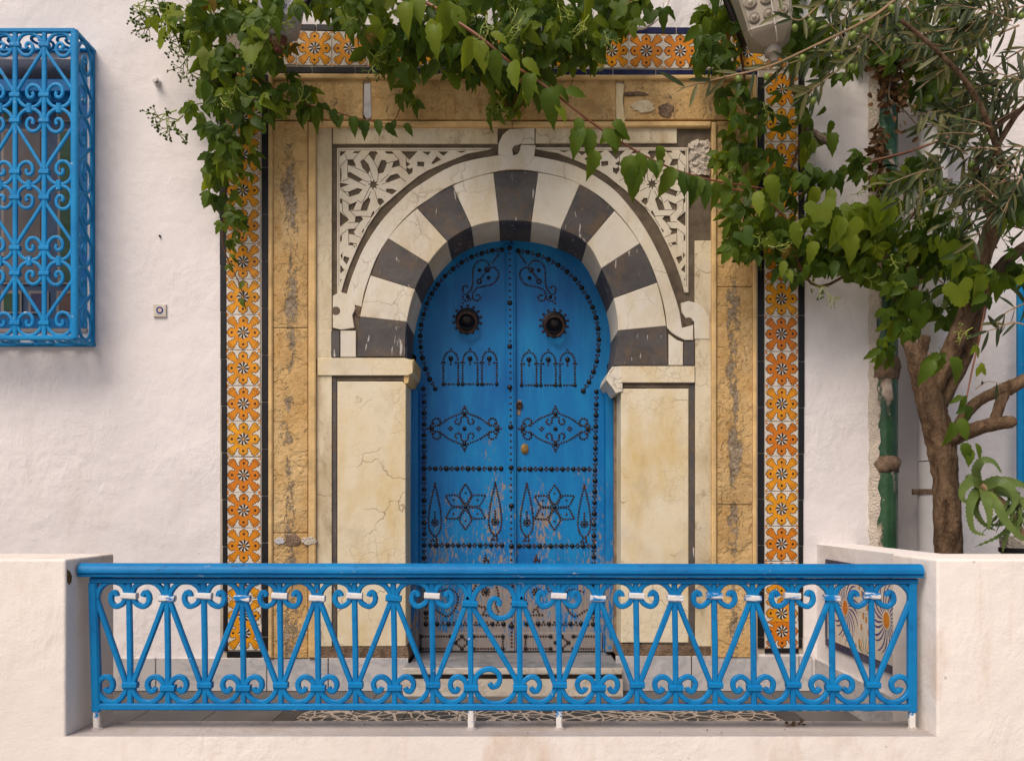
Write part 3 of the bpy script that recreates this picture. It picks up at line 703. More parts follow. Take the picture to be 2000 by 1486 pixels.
# lost corner with broken plaster at the right of the spandrel
mb = MB(); gx, gy = 9, 14; rr = random.Random(9); vv = []
for j in range(gy+1):
    for i in range(gx+1):
        e = min(i, gx-i, j, gy-j)
        px = 1346+44*i/gx+(rr.uniform(-4, 4) if e == 0 else rr.uniform(-1.5, 1.5)); py = 275+70*j/gy+(rr.uniform(-5, 5) if e == 0 else rr.uniform(-2, 2))
        yv = -.004-(0 if e == 0 else rr.uniform(.012, .032)); vv.append(P(px, py, yv))
mb.add(vv, [(j*(gx+1)+i, j*(gx+1)+i+1, (j+1)*(gx+1)+i+1, (j+1)*(gx+1)+i) for j in range(gy) for i in range(gx)])
put('broken_plaster_lump', mb, M['rough_white'], ds, recalc=False)
def patch(cx, cy, rx, ry, y, mat, seed, parent, name, n=18):
    r_ = random.Random(seed); pts = []
    for k in range(n):
        a = 2*math.pi*k/n; q = r_.uniform(.72, 1.12); pts.append((cx+rx*q*math.cos(a), cy+ry*q*math.sin(a)))
    mb = MB(); mb.prism(xz(pts, y), y, y+.02, .002); put(name, mb, mat, parent)
for i, (cx, cy, rx, ry) in enumerate(((572, 1054, 17, 13), (1240, 163+20, 30, 5))):
    patch(cx, cy, rx, ry, -.0285, M['mortar'], 20+i, ds, 'mortar_patch')
patch(603, 1056, 16, 8, -.039, M['rough_white'], 33, ds, 'mortar_patch'); patch(546, 1056, 11, 7, -.031, M['marble'], 35, ds, 'mortar_patch')
patch(1255, 208, 24, 12, -.0285, M['border'], 36, ds, 'mortar_patch'); patch(1300, 215, 16, 14, -.0285, M['mortar'], 37, ds, 'mortar_patch')

# ------------------------------------------------------------------ tile border
def tile_mesh(name, cutlo=0.0):
    mb = MB(); t = .006
    sect = [(0, .470), (.036, .458), (.052, .430), (.090, .418), (.100, .386), (.134, .366), (.126, .330), (.106, .290), (.124, .258), (.154, .246), (.180, .262), (.198, .300), (.214, .335), (.250, .362), (.244, .412), (.282, .428), (.300, .462), (.352, .452), (.380, .420)]
    half = sect + [(y, x) for x, y in sect[::-1]]            # up axis to right axis
    half = half[:-1]
    outl = []
    for q in range(4):
        c, s = [(1, 0), (0, -1), (-1, 0), (0, 1)][q]
        outl += [(x*c - y*s, x*s + y*c) for x, y in half]
    def off(poly, d):
        n = len(poly); o = []
        for i in range(n):
            a, b, c_ = Vector(poly[i-1]), Vector(poly[i]), Vector(poly[(i+1) % n])
            t1 = (b-a).normalized(); t2 = (c_-b).normalized(); m = Vector((-t1.y, t1.x))+Vector((-t2.y, t2.x))
            m = m.normalized() if m.length > 1e-6 else Vector((0, 0)); o.append(tuple(b+m*d))
        return o
    def poly(p, lvl, mi): mb.add([(x, -t-.0022*lvl, z) for x, z in p], [tuple(range(len(p)))], mi)
    mb.prism([(-.493, -.493), (.493, -.493), (.493, .493), (-.493, .493)], -t, .05, .012, 0)
    poly(off(outl, .017), 1, 2); poly(outl, 2, 1)
    dots = [(0, .335), (.335, 0), (0, -.335), (-.335, 0)]
    for cx, cz in dots: poly([(cx+.036*math.cos(k*math.pi/5), cz+.036*math.sin(k*math.pi/5)) for k in range(10)], 3, 2)
    # little serration strokes inside the lobes
    for q in range(8):
        a0 = math.pi/4*q; r0 = .36 if q % 2 == 0 else .44
        for d in (-.26, -.13, 0, .13, .26):
            a = a0+d*(1 if q % 2 == 0 else .7); r1 = r0+.055*(1-abs(d))
            c, s = math.cos(a), math.sin(a); w_ = .006
            rin = r1-.0; rout = r1+.045
            poly([(rin*c-w_*s, rin*s+w_*c), (rin*c+w_*s, rin*s-w_*c), (rout*c+w_*s, rout*s-w_*c), (rout*c-w_*s, rout*s+w_*c)], 3, 2)
    star = []
    for k in range(16):
        r_ = .200 if k % 2 == 0 else .150; a = math.pi*k/8+math.pi/2; star.append((r_*math.cos(a), r_*math.sin(a)))
    poly(star, 3, 2)
    for k in range(8):
        a = math.pi/4*k+math.pi/2; b = a+math.pi/8; c_ = a+.04
        poly([(.028*math.cos(c_), .028*math.sin(c_)), (.185*math.cos(a+.03), .185*math.sin(a+.03)), (.150*math.cos(b-.03), .150*math.sin(b-.03))], 4, 0)
    poly([(.030*math.cos(k*math.pi/5), .030*math.sin(k*math.pi/5)) for k in range(10)], 5, 1)
    for sx in (-1, 1):
        for sz in (-1, 1):
            poly([(sx*.425, sz*.445), (sx*.485, sz*.435), (sx*.485, sz*.485), (sx*.430, sz*.485)], 1, 1)
            poly([(sx*.382, sz*.408), (sx*.395, sz*.395), (sx*.435, sz*.44), (sx*.425, sz*.45)], 1.2, 2)
    bm = bmesh.new()
    me = bpy.data.meshes.new(name); me.from_pydata(mb.v, [], mb.f); me.polygons.foreach_set('material_index', mb.m)
    bm.from_mesh(me)
    if cutlo > 0:
        bmesh.ops.bisect_plane(bm, geom=bm.verts[:]+bm.edges[:]+bm.faces[:], plane_co=(0, 0, -.5+cutlo), plane_no=(0, 0, -1), clear_outer=True)
    if cutlo < 0:
        bmesh.ops.bisect_plane(bm, geom=bm.verts[:]+bm.edges[:]+bm.faces[:], plane_co=(0, 0, .5+cutlo), plane_no=(0, 0, 1), clear_outer=True)
    for f in bm.faces:
        if abs(f.normal.y) > .9 and f.normal.y > 0 and f.calc_center_median().y < 0: f.normal_flip()
    bm.to_mesh(me); bm.free()
    for m in (M['t_white'], M['t_orange'], M['t_line']): me.materials.append(m)
    return me
TM = tile_mesh('patterned_tile'); TM_LO = tile_mesh('patterned_tile_cut', .26); TM_HI = tile_mesh('patterned_tile_cut_top', -.23)
tb = thing('tile_border', 'glazed tile border of orange flower tiles between black strips around the doorway', 'tile border', (0, 0, .78))
YT = -.004
def flower_tile(px, py, wd, hg, me=TM, sx=1):
    o = inst('flower_tile', me, tb, P(px+random.uniform(-.5, .5), py+random.uniform(-.5, .5), YT), (S(wd, YT)*sx, .2, S(hg, YT)), (R(random.uniform(-.5, .5)), R(random.uniform(-.9, .9)), R(random.uniform(-.5, .5)))); return o
for k in range(14):
    py = 1066-69.4*k; flower_tile(476.5-(1066-py)*.003, py, 67.5, 69, TM)
flower_tile(476.5, 1135, 67.5, 67.5); flower_tile(477, 1202, 67.5, 67.5, TM_LO); flower_tile(478, 1236, 67.5, 67.5, TM_HI)
for k in range(14):
    py = 1062-68.2*k; flower_tile(1526.5, py, 65.5, 67.8, TM)
flower_tile(1527, 1130, 65.5, 67.5); flower_tile(1527, 1197, 65.5, 67.5, TM_LO); flower_tile(1527, 1232, 65.5, 67.5, TM_HI)
ty = lambda x: 94+(x-540)*.0085
xs_t = [476, 545, 614, 683, 752, 820, 889, 957, 1025, 1092, 1159-31] + [1195, 1262, 1328.5, 1395, 1461, 1526.5]
for i, x in enumerate(xs_t):
    if i in (10,): continue
    if i == 0: continue
    flower_tile(x, ty(x), 67.5, 68)
mb = MB()
BT = []
def btile(x0, y0, x1, y1, dx0=0, dx1=0):
    mb = MB(); mb.prism(xz([(x0+dx0, y0+.9), (x1+dx0, y0+.9), (x1+dx1, y1-.9), (x0+dx1, y1-.9)], -.008), -.008-random.uniform(0, .002), .004, .0015)
    put('black_edge_tile', mb, M['t_black'] , tb)
for k in range(-5, 9):
    y0 = 518+91.4*k; y1 = y0+91.4
    if y1 > 60: btile(428+max(0, y0-300)*.009, max(y0, 60), 441+max(0, y0-300)*.004, min(y1, 1272))
    y0 = 510+91.6*k; y1 = y0+91.6
    if y1 > 150 : btile(511, max(y0, 145), 523, min(y1, 1272))
    y0 = 517+89.7*k+9; y1 = y0+89.7
    if y1 > 150: btile(1480.5, max(y0, 150), 1492.5, min(y1, 1266))
    y0 = 526+90*k; y1 = y0+90
    if y1 > 60: btile(1560, max(y0, 66), 1571.5-max(0, y0-700)*.008, min(y1, 1266))
for k in range(13):
    x0 = 441+88*k; x1 = x0+88
    mb = MB(); 
    def sl(xa, ya): return (xa, ya+(xa-540)*.0085)
    mb.prism(xz([sl(x0+1, 47), sl(min(x1, 1572)-1, 47), sl(min(x1, 1572)-1, 59), sl(x0+1, 59)], -.008), -.008, .004, .0015); put('black_edge_tile', mb, M['t_black'] if x0 < 900 else M['t_navy'], tb)
    mb = MB(); x0 = 525+84*k; x1 = x0+84
    if x0 > 1460: continue
    mb.prism(xz([sl(x0+1, 130), sl(min(x1, 1480)-1, 130), sl(min(x1, 1480)-1, 142), sl(x0+1, 142)], -.008), -.008, .004, .0015); put('black_edge_tile', mb, M['t_black'] if x0 < 900 else M['t_navy'], tb)
for x0, x1 in ((443, 476), (477, 511), (1494, 1526), (1527, 1560)): btile(x0, 1270 if x0 < 900 else 1265, x1, 1284 if x0 < 900 else 1276)
# grout bed
for poly in (rect(430, 58, 522, 1284), rect(1482, 62, 1569, 1276), rect(523, 54, 1481, 143)):
    mb = MB(); mb.prism(xz(poly, -.0012), -.0012, .01, 0); put('grout_bed', mb, M['grout'], tb)

# ------------------------------------------------------------------ door
YD = .36
DF = thing('door_frame', 'blue wooden frame set inside the stone jambs of the doorway', 'door frame', P(1001, 1273, .3))
for x0, x1, mt in ((796, 816, 'frame'), (1183, 1199, 'frame')):
    mb = MB(); mb.prism(xz(rect(x0, 760, x1, 1273), .24), .24, YD+.03, .004); put('side_post', mb, M[mt], DF)
mb = MB(); mb.prism(xz(rect(801, 764, 806, 1273), .232), .232, .26, .002); put('post_bead', mb, M['frame'], DF)
mb = MB(); mb.prism(xz(rect(1199.5, 764, 1211, 1273), .20), .20, YD, .004); put('bare_wood_post', mb, M['wood_raw'], DF)
mb = MB(); mb.box((-.75, .47, .5), (.75, .50, 3.3)); put('light_block_board', mb, M['wood_raw'], DF)  # unseen board added behind the leaves to block light
def hemi(seg, rings, flat=.75):
    mb = MB(); prof = [(1.0, 0)]
    for k in range(1, rings+1):
        a = math.pi/2*k/(rings+.35); prof.append((math.cos(a), math.sin(a)*flat))
    mb.lathe(prof, seg, M=Matrix.Rotation(R(90), 4, 'X')); return mb
STUD = hemi(12, 4).mesh('stud', M['iron'], True); STUD_M = hemi(8, 3).mesh('small_stud', M['iron'], True)
small_v = hemi(6, 2, .8)
z1 = lambda u, v: (780+.2423*u, 440+.2423*v)
z2 = lambda u, v: (780+.2423*u, 750+.2423*v)
z3 = lambda u, v: (750+.25*u, 1080+.25*v)
def resample(pts, step):
    pts = [Vector(p) for p in pts]; out = [pts[0]]; acc = 0
    for a, b in zip(pts, pts[1:]):
        L = (b-a).length
        if L < 1e-9: continue
        d = step-acc
        while d <= L: out.append(a+(b-a)*(d/L)); d += step
        acc = L-(d-step)
    return [tuple(p) for p in out]
class Leaf:
    def __init__(s, left):
        s.left = left; s.big = []; s.med = []; s.small = []
    def line(s, pts, f, smooth=True, step=5.1):
        q = [f(*p) for p in pts]
        if smooth and len(q) > 2: q = [tuple(p) for p in cat_rom(q, 8)]
        s.small += resample(q, step)
    def tri(s, c, n=3, r=3.0, a0=0):
        for k in range(n): s.small.append((c[0]+r*math.cos(a0+2*math.pi*k/n), c[1]+r*math.sin(a0+2*math.pi*k/n)))
L = Leaf(True); Rr = Leaf(False)
LA = [(825,200),(748,205),(665,228),(583,258),(503,302),(432,353),(368,410),(311,480),(262,552),(222,632),(196,718),(176,803),(169,892),(173,983),(187,1070),(210,1157),(245,1240),(290,1317)]
RA = [(960,207),(1037,218),(1120,242),(1202,277),(1280,322),(1351,375),(1416,435),(1470,505),(1517,580),(1556,660),(1584,745),(1601,832),(1608,920),(1603,1007),(1590,1095),(1564,1180),(1528,1262),(1482,1335)]
for D, A in ((L, LA), (Rr, RA)):
    q = [z1(*p) for p in A]; D.big += q
    for a, b in zip(q, q[1:]): D.tri(((a[0]+b[0])/2, (a[1]+b[1])/2), 3, 2.9, math.atan2(b[1]-a[1], b[0]-a[0]))
LV = [z1(195, 1317)] + [z2(200, v) for v in (145, 235, 325, 412, 500, 590, 680, 760, 848, 937, 1030, 1118, 1206, 1297, 1398)] + [z3(328, v) for v in (130, 240, 350, 465, 552)]
RV = [z1(1588, 1340)] + [z2(u, v) for u, v in ((1587,163),(1585,250),(1583,340),(1581,430),(1580,517),(1579,605),(1576,692),(1577,777),(1575,865),(1573,953),(1571,1042),(1569,1130),(1568,1220),(1567,1305),(1567,1390))] + [z3(1633, v) for v in (130, 240, 350, 460, 552)]
for D, q in ((L, LV), (Rr, RV)):
    D.big += q
    for a, b in zip(q, q[1:]): D.tri(((a[0]+b[0])/2, (a[1]+b[1])/2), 3, 2.9, math.pi/2)
for D, us, v, f, n in ((L, (200,290,378,465,553,641,729,819), 680, z2, 4), (Rr, (967,1054,1140,1227,1315,1402,1488,1570), 684, z2, 4), (L, (205,297,387,475,563,651,739,827), 1297, z2, 4), (Rr, (965,1043,1131,1219,1306,1393,1480,1567), 1303, z2, 4),
                       (L, (328,416,503,589,675,760,845,932), 551, z3, 3), (Rr, (1115,1203,1288,1372,1457,1540,1630), 550, z3, 3)):
    q = [f(u, v) for u in us]
    D.big += [p for p, u in zip(q, us) if u not in (200, 205, 328, 1570, 1567, 1630)]
    for a, b in zip(q, q[1:]): D.tri(((a[0]+b[0])/2, (a[1]+b[1])/2), n, 3.1, 0 if n == 4 else math.pi/6)
def both(fn):
    fn(L, lambda u: u, 0); fn(Rr, lambda u: 1770-u, 8)
def hearts(D, m, dv):
    f = lambda u, v: z1(m(u), v+dv*.3)
    D.line([(800, 235), (740, 315)], f)
    D.line([(725,320),(700,290),(665,283),(625,300),(600,340),(593,400),(593,455),(585,500),(560,540),(530,560),(512,525),(518,492),(545,490),(550,512)], f)
    D.line([(735,340),(770,345),(797,375),(795,420),(765,465),(720,485),(660,497),(620,512),(595,540),(590,570),(602,603),(640,605),(652,580),(632,558),(615,567)], f)
    D.line([(513,578),(525,608),(560,605),(590,582)], f); D.line([(705,362),(645,448)], f)
    for c in ((708, 358), (643, 452)): D.tri(f(*c), 6, 4.2); 
    D.small.append(f(515, 628))
    for c in ((647, 362), (720, 424), (553, 577)): D.med.append((*f(*c), 3.9))
both(hearts)
def arches(D, m, dv):
    f = lambda u, v: z1(m(u), v+dv)
    for k in range(3):
        u0 = 355+155*k
        D.line([(u0, 1255), (u0, 1110)], f); D.line([(u0+120, 1255), (u0+120, 1110)], f)
        D.line([(u0, 1100), (u0+8, 1060), (u0+28, 1028), (u0+60, 1015), (u0+92, 1028), (u0+112, 1060), (u0+120, 1100)], f)
        D.line([(u0+22, 1280), (u0+100, 1280)], f); D.small.append(f(u0+60, 997)); D.line([(u0+60, 1098), (u0+60, 1140)], f)
        D.line([(u0-10, 1108), (u0+20, 1108)], f); D.line([(u0+100, 1108), (u0+135, 1108)], f)
        D.med.append((*f(u0+60, 1073), 5)); D.med.append((*f(u0, 1280), 3.9)); D.med.append((*f(u0+120, 1280), 3.9))
both(arches)
for D, cu, cv in ((L, 525, 358), (Rr, 1258, 360)):
    for sx in (-1, 1):
        for sy in (-1, 1):
            f = lambda u, v: z2(cu+sx*u, cv+sy*v)
            D.line([(295, 0), (235, 22), (195, 35), (125, 83), (55, 112), (30, 118)], f); D.line([(0, 180), (14, 150), (30, 122)], f)
            D.line([(200, 28), (195, 65), (222, 85), (252, 70), (258, 45), (236, 36)], f); D.line([(258, 40), (280, 20)], f)
            D.line([(10, 100), (30, 85), (28, 55), (50, 35), (74, 50), (68, 75), (50, 72)], f)
    for u, v in ((0, -121), (0, 0), (0, 124), (-262, 0), (258, 4)): D.med.append((*z2(cu+u, cv+v), 4.2))
    for u in (-113, 113): D.tri(z2(cu+u, cv), 4, 3.2)
for D, cu, cv in ((L, 533, 988), (Rr, 1250, 992)):
    for k in range(6):
        a = math.pi/2+math.pi/3*k; c, s = math.cos(a), math.sin(a)
        for sg in (-1, 1):
            f = lambda r, t: z2(cu+r*c-t*sg*s, cv-(r*s+t*sg*c))
            D.line([(30, 10), (75, 40), (110, 46), (150, 22), (182, 2)], f)
        D.small.append(z2(cu+112*c, cv-112*s))
    D.med.append((*z2(cu, cv), 4.6))
for D, cu, dv in ((L, 287, 0), (L, 772, -8), (Rr, 1027, 0), (Rr, 1490, 10)):
    for sg in (-1, 1):
        f = lambda u, v: z2(cu+sg*u, v+dv)
        D.line([(6, 830), (20, 890), (35, 960), (46, 1030), (52, 1100), (45, 1165), (25, 1205), (5, 1220)], f); D.line([(8, 1228), (22, 1262)], f); D.small.append(f(0, 800)); D.small.append(f(0, 815))
    D.line([(-28, 1262), (28, 1262)], f); D.line([(0, 1030), (0, 1085)], f); D.tri(z2(cu, 1115+dv), 8, 6.2); D.med.append((*z2(cu, 1115+dv), 3.6))
for D, m in ((L, lambda u: u), (Rr, lambda u: 1985-u)):
    f = lambda u, v: z3(m(u), v)
    D.line([(430, 300), (520, 280), (575, 330), (560, 420), (500, 490), (440, 465), (400, 440)], f, step=5.6); D.line([(720, 230), (690, 300), (640, 270), (600, 240)], f, step=5.6)
    D.line([(880, 265), (895, 340), (870, 390), (900, 470)], f, step=5.6); D.line([(750, 482), (905, 482)], f, step=5.6); D.line([(720, 400), (770, 420), (800, 405)], f, step=5.6); D.line([(775, 470), (800, 430), (830, 470)], f)
    D.tri(f(795, 300), 8, 7); D.med.append((*f(795, 300), 4.5)); D.line([(795, 15), (795, 60)], f); D.tri(f(795, 70), 5, 5); D.tri(f(795, 55), 3, 5)
# door panels: arched top following the opening
def arch_panel(half):
    top = [((x-1001)*1.0*1.055+1001, (y-700)*1.055+700+2) for x, y in IS]
    pts = []
    for x, y in top:
        p = P(x, y, 0); pts.append((p.x, p.z))
    cxw = P(999, 0, YD).x; bz = P(0, 1272, YD).z
    lo, hi = P(816.5, 0, YD).x, P(1182, 0, YD).x
    if half < 0: q = [p for p in pts if p[0] < cxw-.004]; return [(lo-.012, bz), (cxw-.003, bz), (cxw-.003, q[-1][1]+.002)] + q[::-1][:-3] + [(lo-.012, pts[2][1])]
    q = [p for p in pts if p[0] > cxw+.004]; return [(cxw+.003, bz), (hi+.012, bz), (hi+.012, pts[-3][1])] + q[::-1][3:] + [(cxw+.003, q[0][1]+.002)]
doors = {}
for D, nm, side in ((L, 'left', -1), (Rr, 'right', 1)):
    lab = 'worn blue studded door leaf with the covering strip, on the left' if side < 0 else 'worn blue studded door leaf with keyhole and brass lock, on the right'
    d = thing('door_leaf', lab, 'door', P(905 if side < 0 else 1092, 1272, YD), 'the two leaves of the blue door'); doors[side] = d
    mb = MB(); mb.prism(arch_panel(side), YD, YD+.045, .002); put('panel', mb, M['door'], d)
    # side mouldings
    x = 818 if side < 0 else 1177
    for a, b, yy in ((x, x+3, .006), ):
        mb = MB(); mb.prism(xz(rect(a, 760, b, 1272), YD-yy), YD-yy, YD+.01, .002); put('edge_bead', mb, M['door'], d)
    for p in D.big:
        k = random.uniform(.93, 1.05); s = S(4.9, YD)*k; inst('stud', STUD, d, P(*p, YD-.001), (s, s, s))
    for x_, y_, r_ in D.med: s = S(r_, YD); inst('stud', STUD_M, d, P(x_, y_, YD-.001), (s, s, s))
    mb = MB()
    for p in D.small:
        c = P(p[0]+random.uniform(-.25, .25), p[1]+random.uniform(-.25, .25), YD-.0005); s = S(2.25, YD)*random.uniform(.9, 1.1)
        mb.add([c+Vector(v)*s for v in small_v.v], small_v.f)
    put('nail_pattern', mb, M['rust'], d, True, kind='stuff')
    # kickboard
    a, b = ((815, 989) if side < 0 else (1019, 1176))
    mb = MB(); mb.prism(xz(rect(a, 1235, b, 1271), YD-.016), YD-.016, YD+.005, .003); put('kickboard', mb, M['kick'], d)
    mb = MB(); w_ = b-a; cxk = (a+b)/2
    P4 = []
    for x0, x1 in ((a+7, cxk-22), (cxk+22, b-7)):
        P4 += resample([(x0, 1242), (x1, 1242)], 5)+resample([(x0, 1266), (x1, 1266)], 5)
    P4 += resample([(a+7, 1242), (a+7, 1266)], 5)+resample([(b-7, 1242), (b-7, 1266)], 5)
    for s1 in (-1, 1):
        P4 += resample([(cxk-22*s1, 1242), (cxk, 1266)], 5) if False else resample([(cxk-13*s1, 1254), (cxk, 1243)], 5)+resample([(cxk-13*s1, 1254), (cxk, 1265)], 5)
    for p in P4:
        c = P(p[0], p[1], YD-.0165); s = S(2.2, YD); mb.add([c+Vector(v)*s for v in small_v.v], small_v.f)
    put('nail_pattern', mb, M['rust'], d, True, kind='stuff')
    for p in ((a+7, 1242), (b-7, 1242), (a+7, 1266), (b-7, 1266), (cxk, 1242), (cxk, 1266), (cxk-13, 1254), (cxk+13, 1254), (cxk-22, 1242), (cxk+22, 1242), (cxk-22, 1266), (cxk+22, 1266)):
        s = S(3.9, YD); inst('stud', STUD_M, d, P(*p, YD-.017), (s, s, s))
    # knocker
    kc = z1(548, 762) if side < 0 else z1(1247, 790)
    c = P(*kc, YD)
    mb = MB(); rs_ = S(23.5, YD)
    mb.lathe([(rs_, 0), (rs_*.98, .008), (rs_*.80, .016), (rs_*.72, .016), (rs_*.60, .034), (rs_*.42, .052), (rs_*.24, .056), (.0005, .058)], 24, M=Matrix.Translation(c) @ Matrix.Rotation(R(90), 4, 'X'))
    kn = put('knocker', mb, M['iron'], d, True)
    mb = MB()
    for k in range(14):
        a_ = 2*math.pi*k/14+.2; q = c+Vector((math.cos(a_), 0, math.sin(a_)))*rs_*1.16; s = S(2.9, YD)
        mb.add([q+Vector(v)*s for v in small_v.v], small_v.f); q2 = c+Vector((math.cos(a_), 0, math.sin(a_)))*rs_
        mb.tube([q2+Vector((0, -.003, 0)), q+Vector((0, -.003, 0))], .0035, 5)
    put('nail_ring', mb, M['rust'], kn, True)
    mb = MB(); pts = []
    for k in range(25):
        a_ = 2*math.pi*k/24; pts.append(c+Vector((rs_*.78*math.cos(a_), -.058-.012*math.sin(a_), -rs_*.42+rs_*.80*math.sin(a_))))
    mb.tube(pts, .0085, 8); put('ring', mb, M['rust'], kn, True)
    mb = MB(); mb.lathe([(.006, 0), (.013, .006), (.006, .014)], 8, M=Matrix.Translation(c+Vector((0, -.058, -rs_*1.25))) @ Matrix.Rotation(R(90), 4, 'X')); mb.tube([c+Vector((0, -.02, rs_*.35)), c+Vector((0, -.075, rs_*.38)), c+Vector((0, -.078, rs_*.2))], .008, 6); put('hinge_pin', mb, M['iron'], kn, True)
# astragal on the left leaf
d = doors[-1]
mb = MB(); xa, xb = 987.5, 1007
mb.prism(xz([(xa, 476), (xb, 476), (xb+2, 1272), (xa+1, 1272)], YD-.020), YD-.020, YD+.005, .004)
mb.prism(xz([(xa+4, 478), (xb-4, 478), (xb-2, 1271), (xa+5, 1271)], YD-.027), YD-.027, YD-.018, .003); put('cover_strip', mb, M['door'], d)
cb = [z1(890, v) for v in (185, 625, 975, 1305)] + [z2(u, v) for u, v in ((897, 345), (900, 672), (903, 980), (904, 1305))] + [z3(995, 258), z3(995, 568)]
for p in cb: s = S(5.1, YD); inst('stud', STUD, d, P(*p, YD-.027), (s, s, s))
mb = MB()
ys = [q[1] for q in cb]; yv = 495
while yv < 1268:
    if min(abs(yv-q) for q in ys) > 7:
        xx = 995.7+(yv-480)*.0045; c = P(xx, yv, YD-.027); s = S(2.4, YD); mb.add([c+Vector(v)*s for v in small_v.v], small_v.f)
    yv += 12.2 if yv < 1220 else 7
put('nail_row', mb, M['rust'], d, True, kind='stuff')
# locks on the right leaf
d = doors[1]
c = P(*z2(967, 172), YD); mb = MB(); Mx = Matrix.Translation(c) @ Matrix.Rotation(R(90), 4, 'X')
mb.lathe([(.021, 0), (.021, .012), (.016, .014), (.012, .006), (.001, .005)], 16, M=Mx); put('keyhole_ring', mb, M['rust'], d, True)
mb = MB(); mb.prism([(c.x-.014, c.z-.055), (c.x+.006, c.z-.06), (c.x+.012, c.z+.03), (c.x-.01, c.z+.032)], YD-.004, YD+.001, .001); put('lock_plate', mb, M['wood_raw'], d)
c = P(*z2(1010, 522), YD); mb = MB(); Mx = Matrix.Translation(c) @ Matrix.Rotation(R(90), 4, 'X') @ Matrix.Diagonal((.85, 1.15, 1, 1))
mb.lathe([(.028, 0), (.027, .006), (.017, .008), (.016, .018), (.009, .019), (.008, .015), (.001, .015)], 20, M=Mx); put('brass_lock', mb, M['brass'], d, True)

# door step
st = thing('door_step', 'grey veined marble door step with a rounded front slab', 'step', P(1001, 1349, -.1))
mb = MB(); zt = P(0, 1273, YD).z; y0 = -.150
mb.box((P(806, 0, .1).x, 0, zt-.035), (P(1199, 0, .1).x, .47, zt)); put('threshold', mb, M['step'], st)
me = rounded_block(P(787, 0, y0).x, P(1217, 0, y0).x, y0, .001, zt-.040, zt, .008); me.materials[0] = M['step_edge']
me.materials.append(M['step'])
for p in me.polygons:
    if p.normal.z > .7: p.material_index = 1
put('front_slab', me, None, st)
mb = MB(); mb.box((P(789, 0, y0).x, y0+.035, zt-.066), (P(1216, 0, y0).x, 0, zt-.040)); put('painted_shade_course', mb, M['recess_shade'], st)  # recessed course with the slab's shade put into its colour
mb = MB(); mb.box((P(787, 0, y0).x, y0+.008, FLOOR), (P(1217, 0, y0).x, 0, zt-.066)); put('riser', mb, M['step_edge'], st)

# ------------------------------------------------------------------ railing
YR = -1.33
RL = thing('railing', 'blue wrought iron scroll railing in the gap of the cream parapet', 'railing', P(985, 1420, YR))
def bar(name, pts, wd, dp, mat, parent=RL, n=(0, -1, 0), label=None):
    mb = MB(); mb.sweep(pts, n, wd, dp); return put(name, mb, mat, parent, True, label=label)
mb = MB(); prof = []
for k in range(13):
    a = math.pi*k/12; prof.append((-math.cos(a)*.040, .012+math.sin(a)*.030))
prof += [(.040, .004), (.030, .001), (.031, -.004), (.038, -.006), (.036, -.012), (.024, -.014), (-.024, -.014), (-.036, -.012), (-.038, -.006), (-.031, -.004), (-.030, .001), (-.040, .004)]
zc = P(0, 1119, YR).z; x0, x1 = P(150, 0, YR-.04).x, P(1806, 0, YR-.04).x
NS = 24; n = len(prof)
vv = [(x0+(x1-x0)*i/NS, YR+a, zc+b-.004*i/NS) for i in range(NS+1) for a, b in prof]
mb.add(vv, [(i*n+k, i*n+(k+1) % n, (i+1)*n+(k+1) % n, (i+1)*n+k) for i in range(NS) for k in range(n)]+[tuple(range(n)), tuple(range(NS*n, NS*n+n))]); put('handrail', mb, M['rail'], RL, True, ang=35)
bar('top_bar', [P(178, 1133, YR), P(1790, 1135, YR)], S(12, YR), .034, M['rail'])
bar('bottom_bar', [P(182, 1379, YR), P(1786, 1381, YR)], S(13, YR), .032, M['rail_low'])
VX = [253, 327, 399, 474, 547, 620, 693, 769, 844, 918, 1014, 1091, 1167, 1242.5, 1318, 1395, 1470.5, 1547, 1624, 1702]
kinds = {i: ('A' if i % 2 == 0 else 'B') for i in range(10)}; kinds.update({i: ('A' if i % 2 == 1 else 'B') for i in range(10, 20)})
for x in VX: bar('baluster', [P(x-1, 1138, YR), P(x+1, 1256, YR), P(x+2, 1376, YR)], S(10.5, YR), .020, M['blue'])
for xt, xb in ((183, 190), (1781, 1781)): bar('end_post', [P(xt, 1138, YR), P(xb, 1388, YR)], S(17, YR), .034, M['blue'])
for x, yb in ((189, 1424), (920, 1427), (1092, 1427), (1781, 1426)):
    mb = MB(); mb.sweep([P(x, 1386, YR), P(x, 1410, YR), P(x+1, yb, YR)], (0, -1, 0), S(12, YR), .026); put('foot', mb, M['leg'], RL, True)
    mb = MB(); c = P(x+1, yb, YR); mb.lathe([(.030, -.01), (.024, .006), (.012, .013), (.001, .014)], 10, M=Matrix.Translation((c.x, YR, LEDGE-.002))); put('foot_mortar', mb, M['ledge'], RL, True)
EL = [(.36,1164),(.385,1158.5),(.44,1156),(.50,1159.5),(.53,1168),(.50,1177),(.40,1183.5),(.28,1182),(.17,1176),(.10,1165),(.09,1156),(.15,1146),(.27,1139),(.42,1136),(.60,1136.5),(.75,1142),(.87,1152),(.92,1161),(.93,1169),(.90,1179),(.16,1322),(.10,1333),(.09,1342),(.13,1352),(.24,1363),(.40,1370),(.58,1370.5),(.74,1365),(.86,1355),(.92,1344),(.90,1334),(.82,1325.5),(.70,1321),(.58,1323),(.49,1331),(.49,1341),(.56,1349),(.65,1348),(.70,1342)]
def element(xa, xb, sx=1):
    return [(xa+(xb-xa)*t, y) for t, y in EL]
def smooth_path(pts, f, k=4):
    out = []; seg = [Vector((a, b)) for a, b in pts]
    return [f(p[0], p[1]) for p in cat_rom(seg, k)]
seqx = [190]+VX[:10]; 
pairs = []
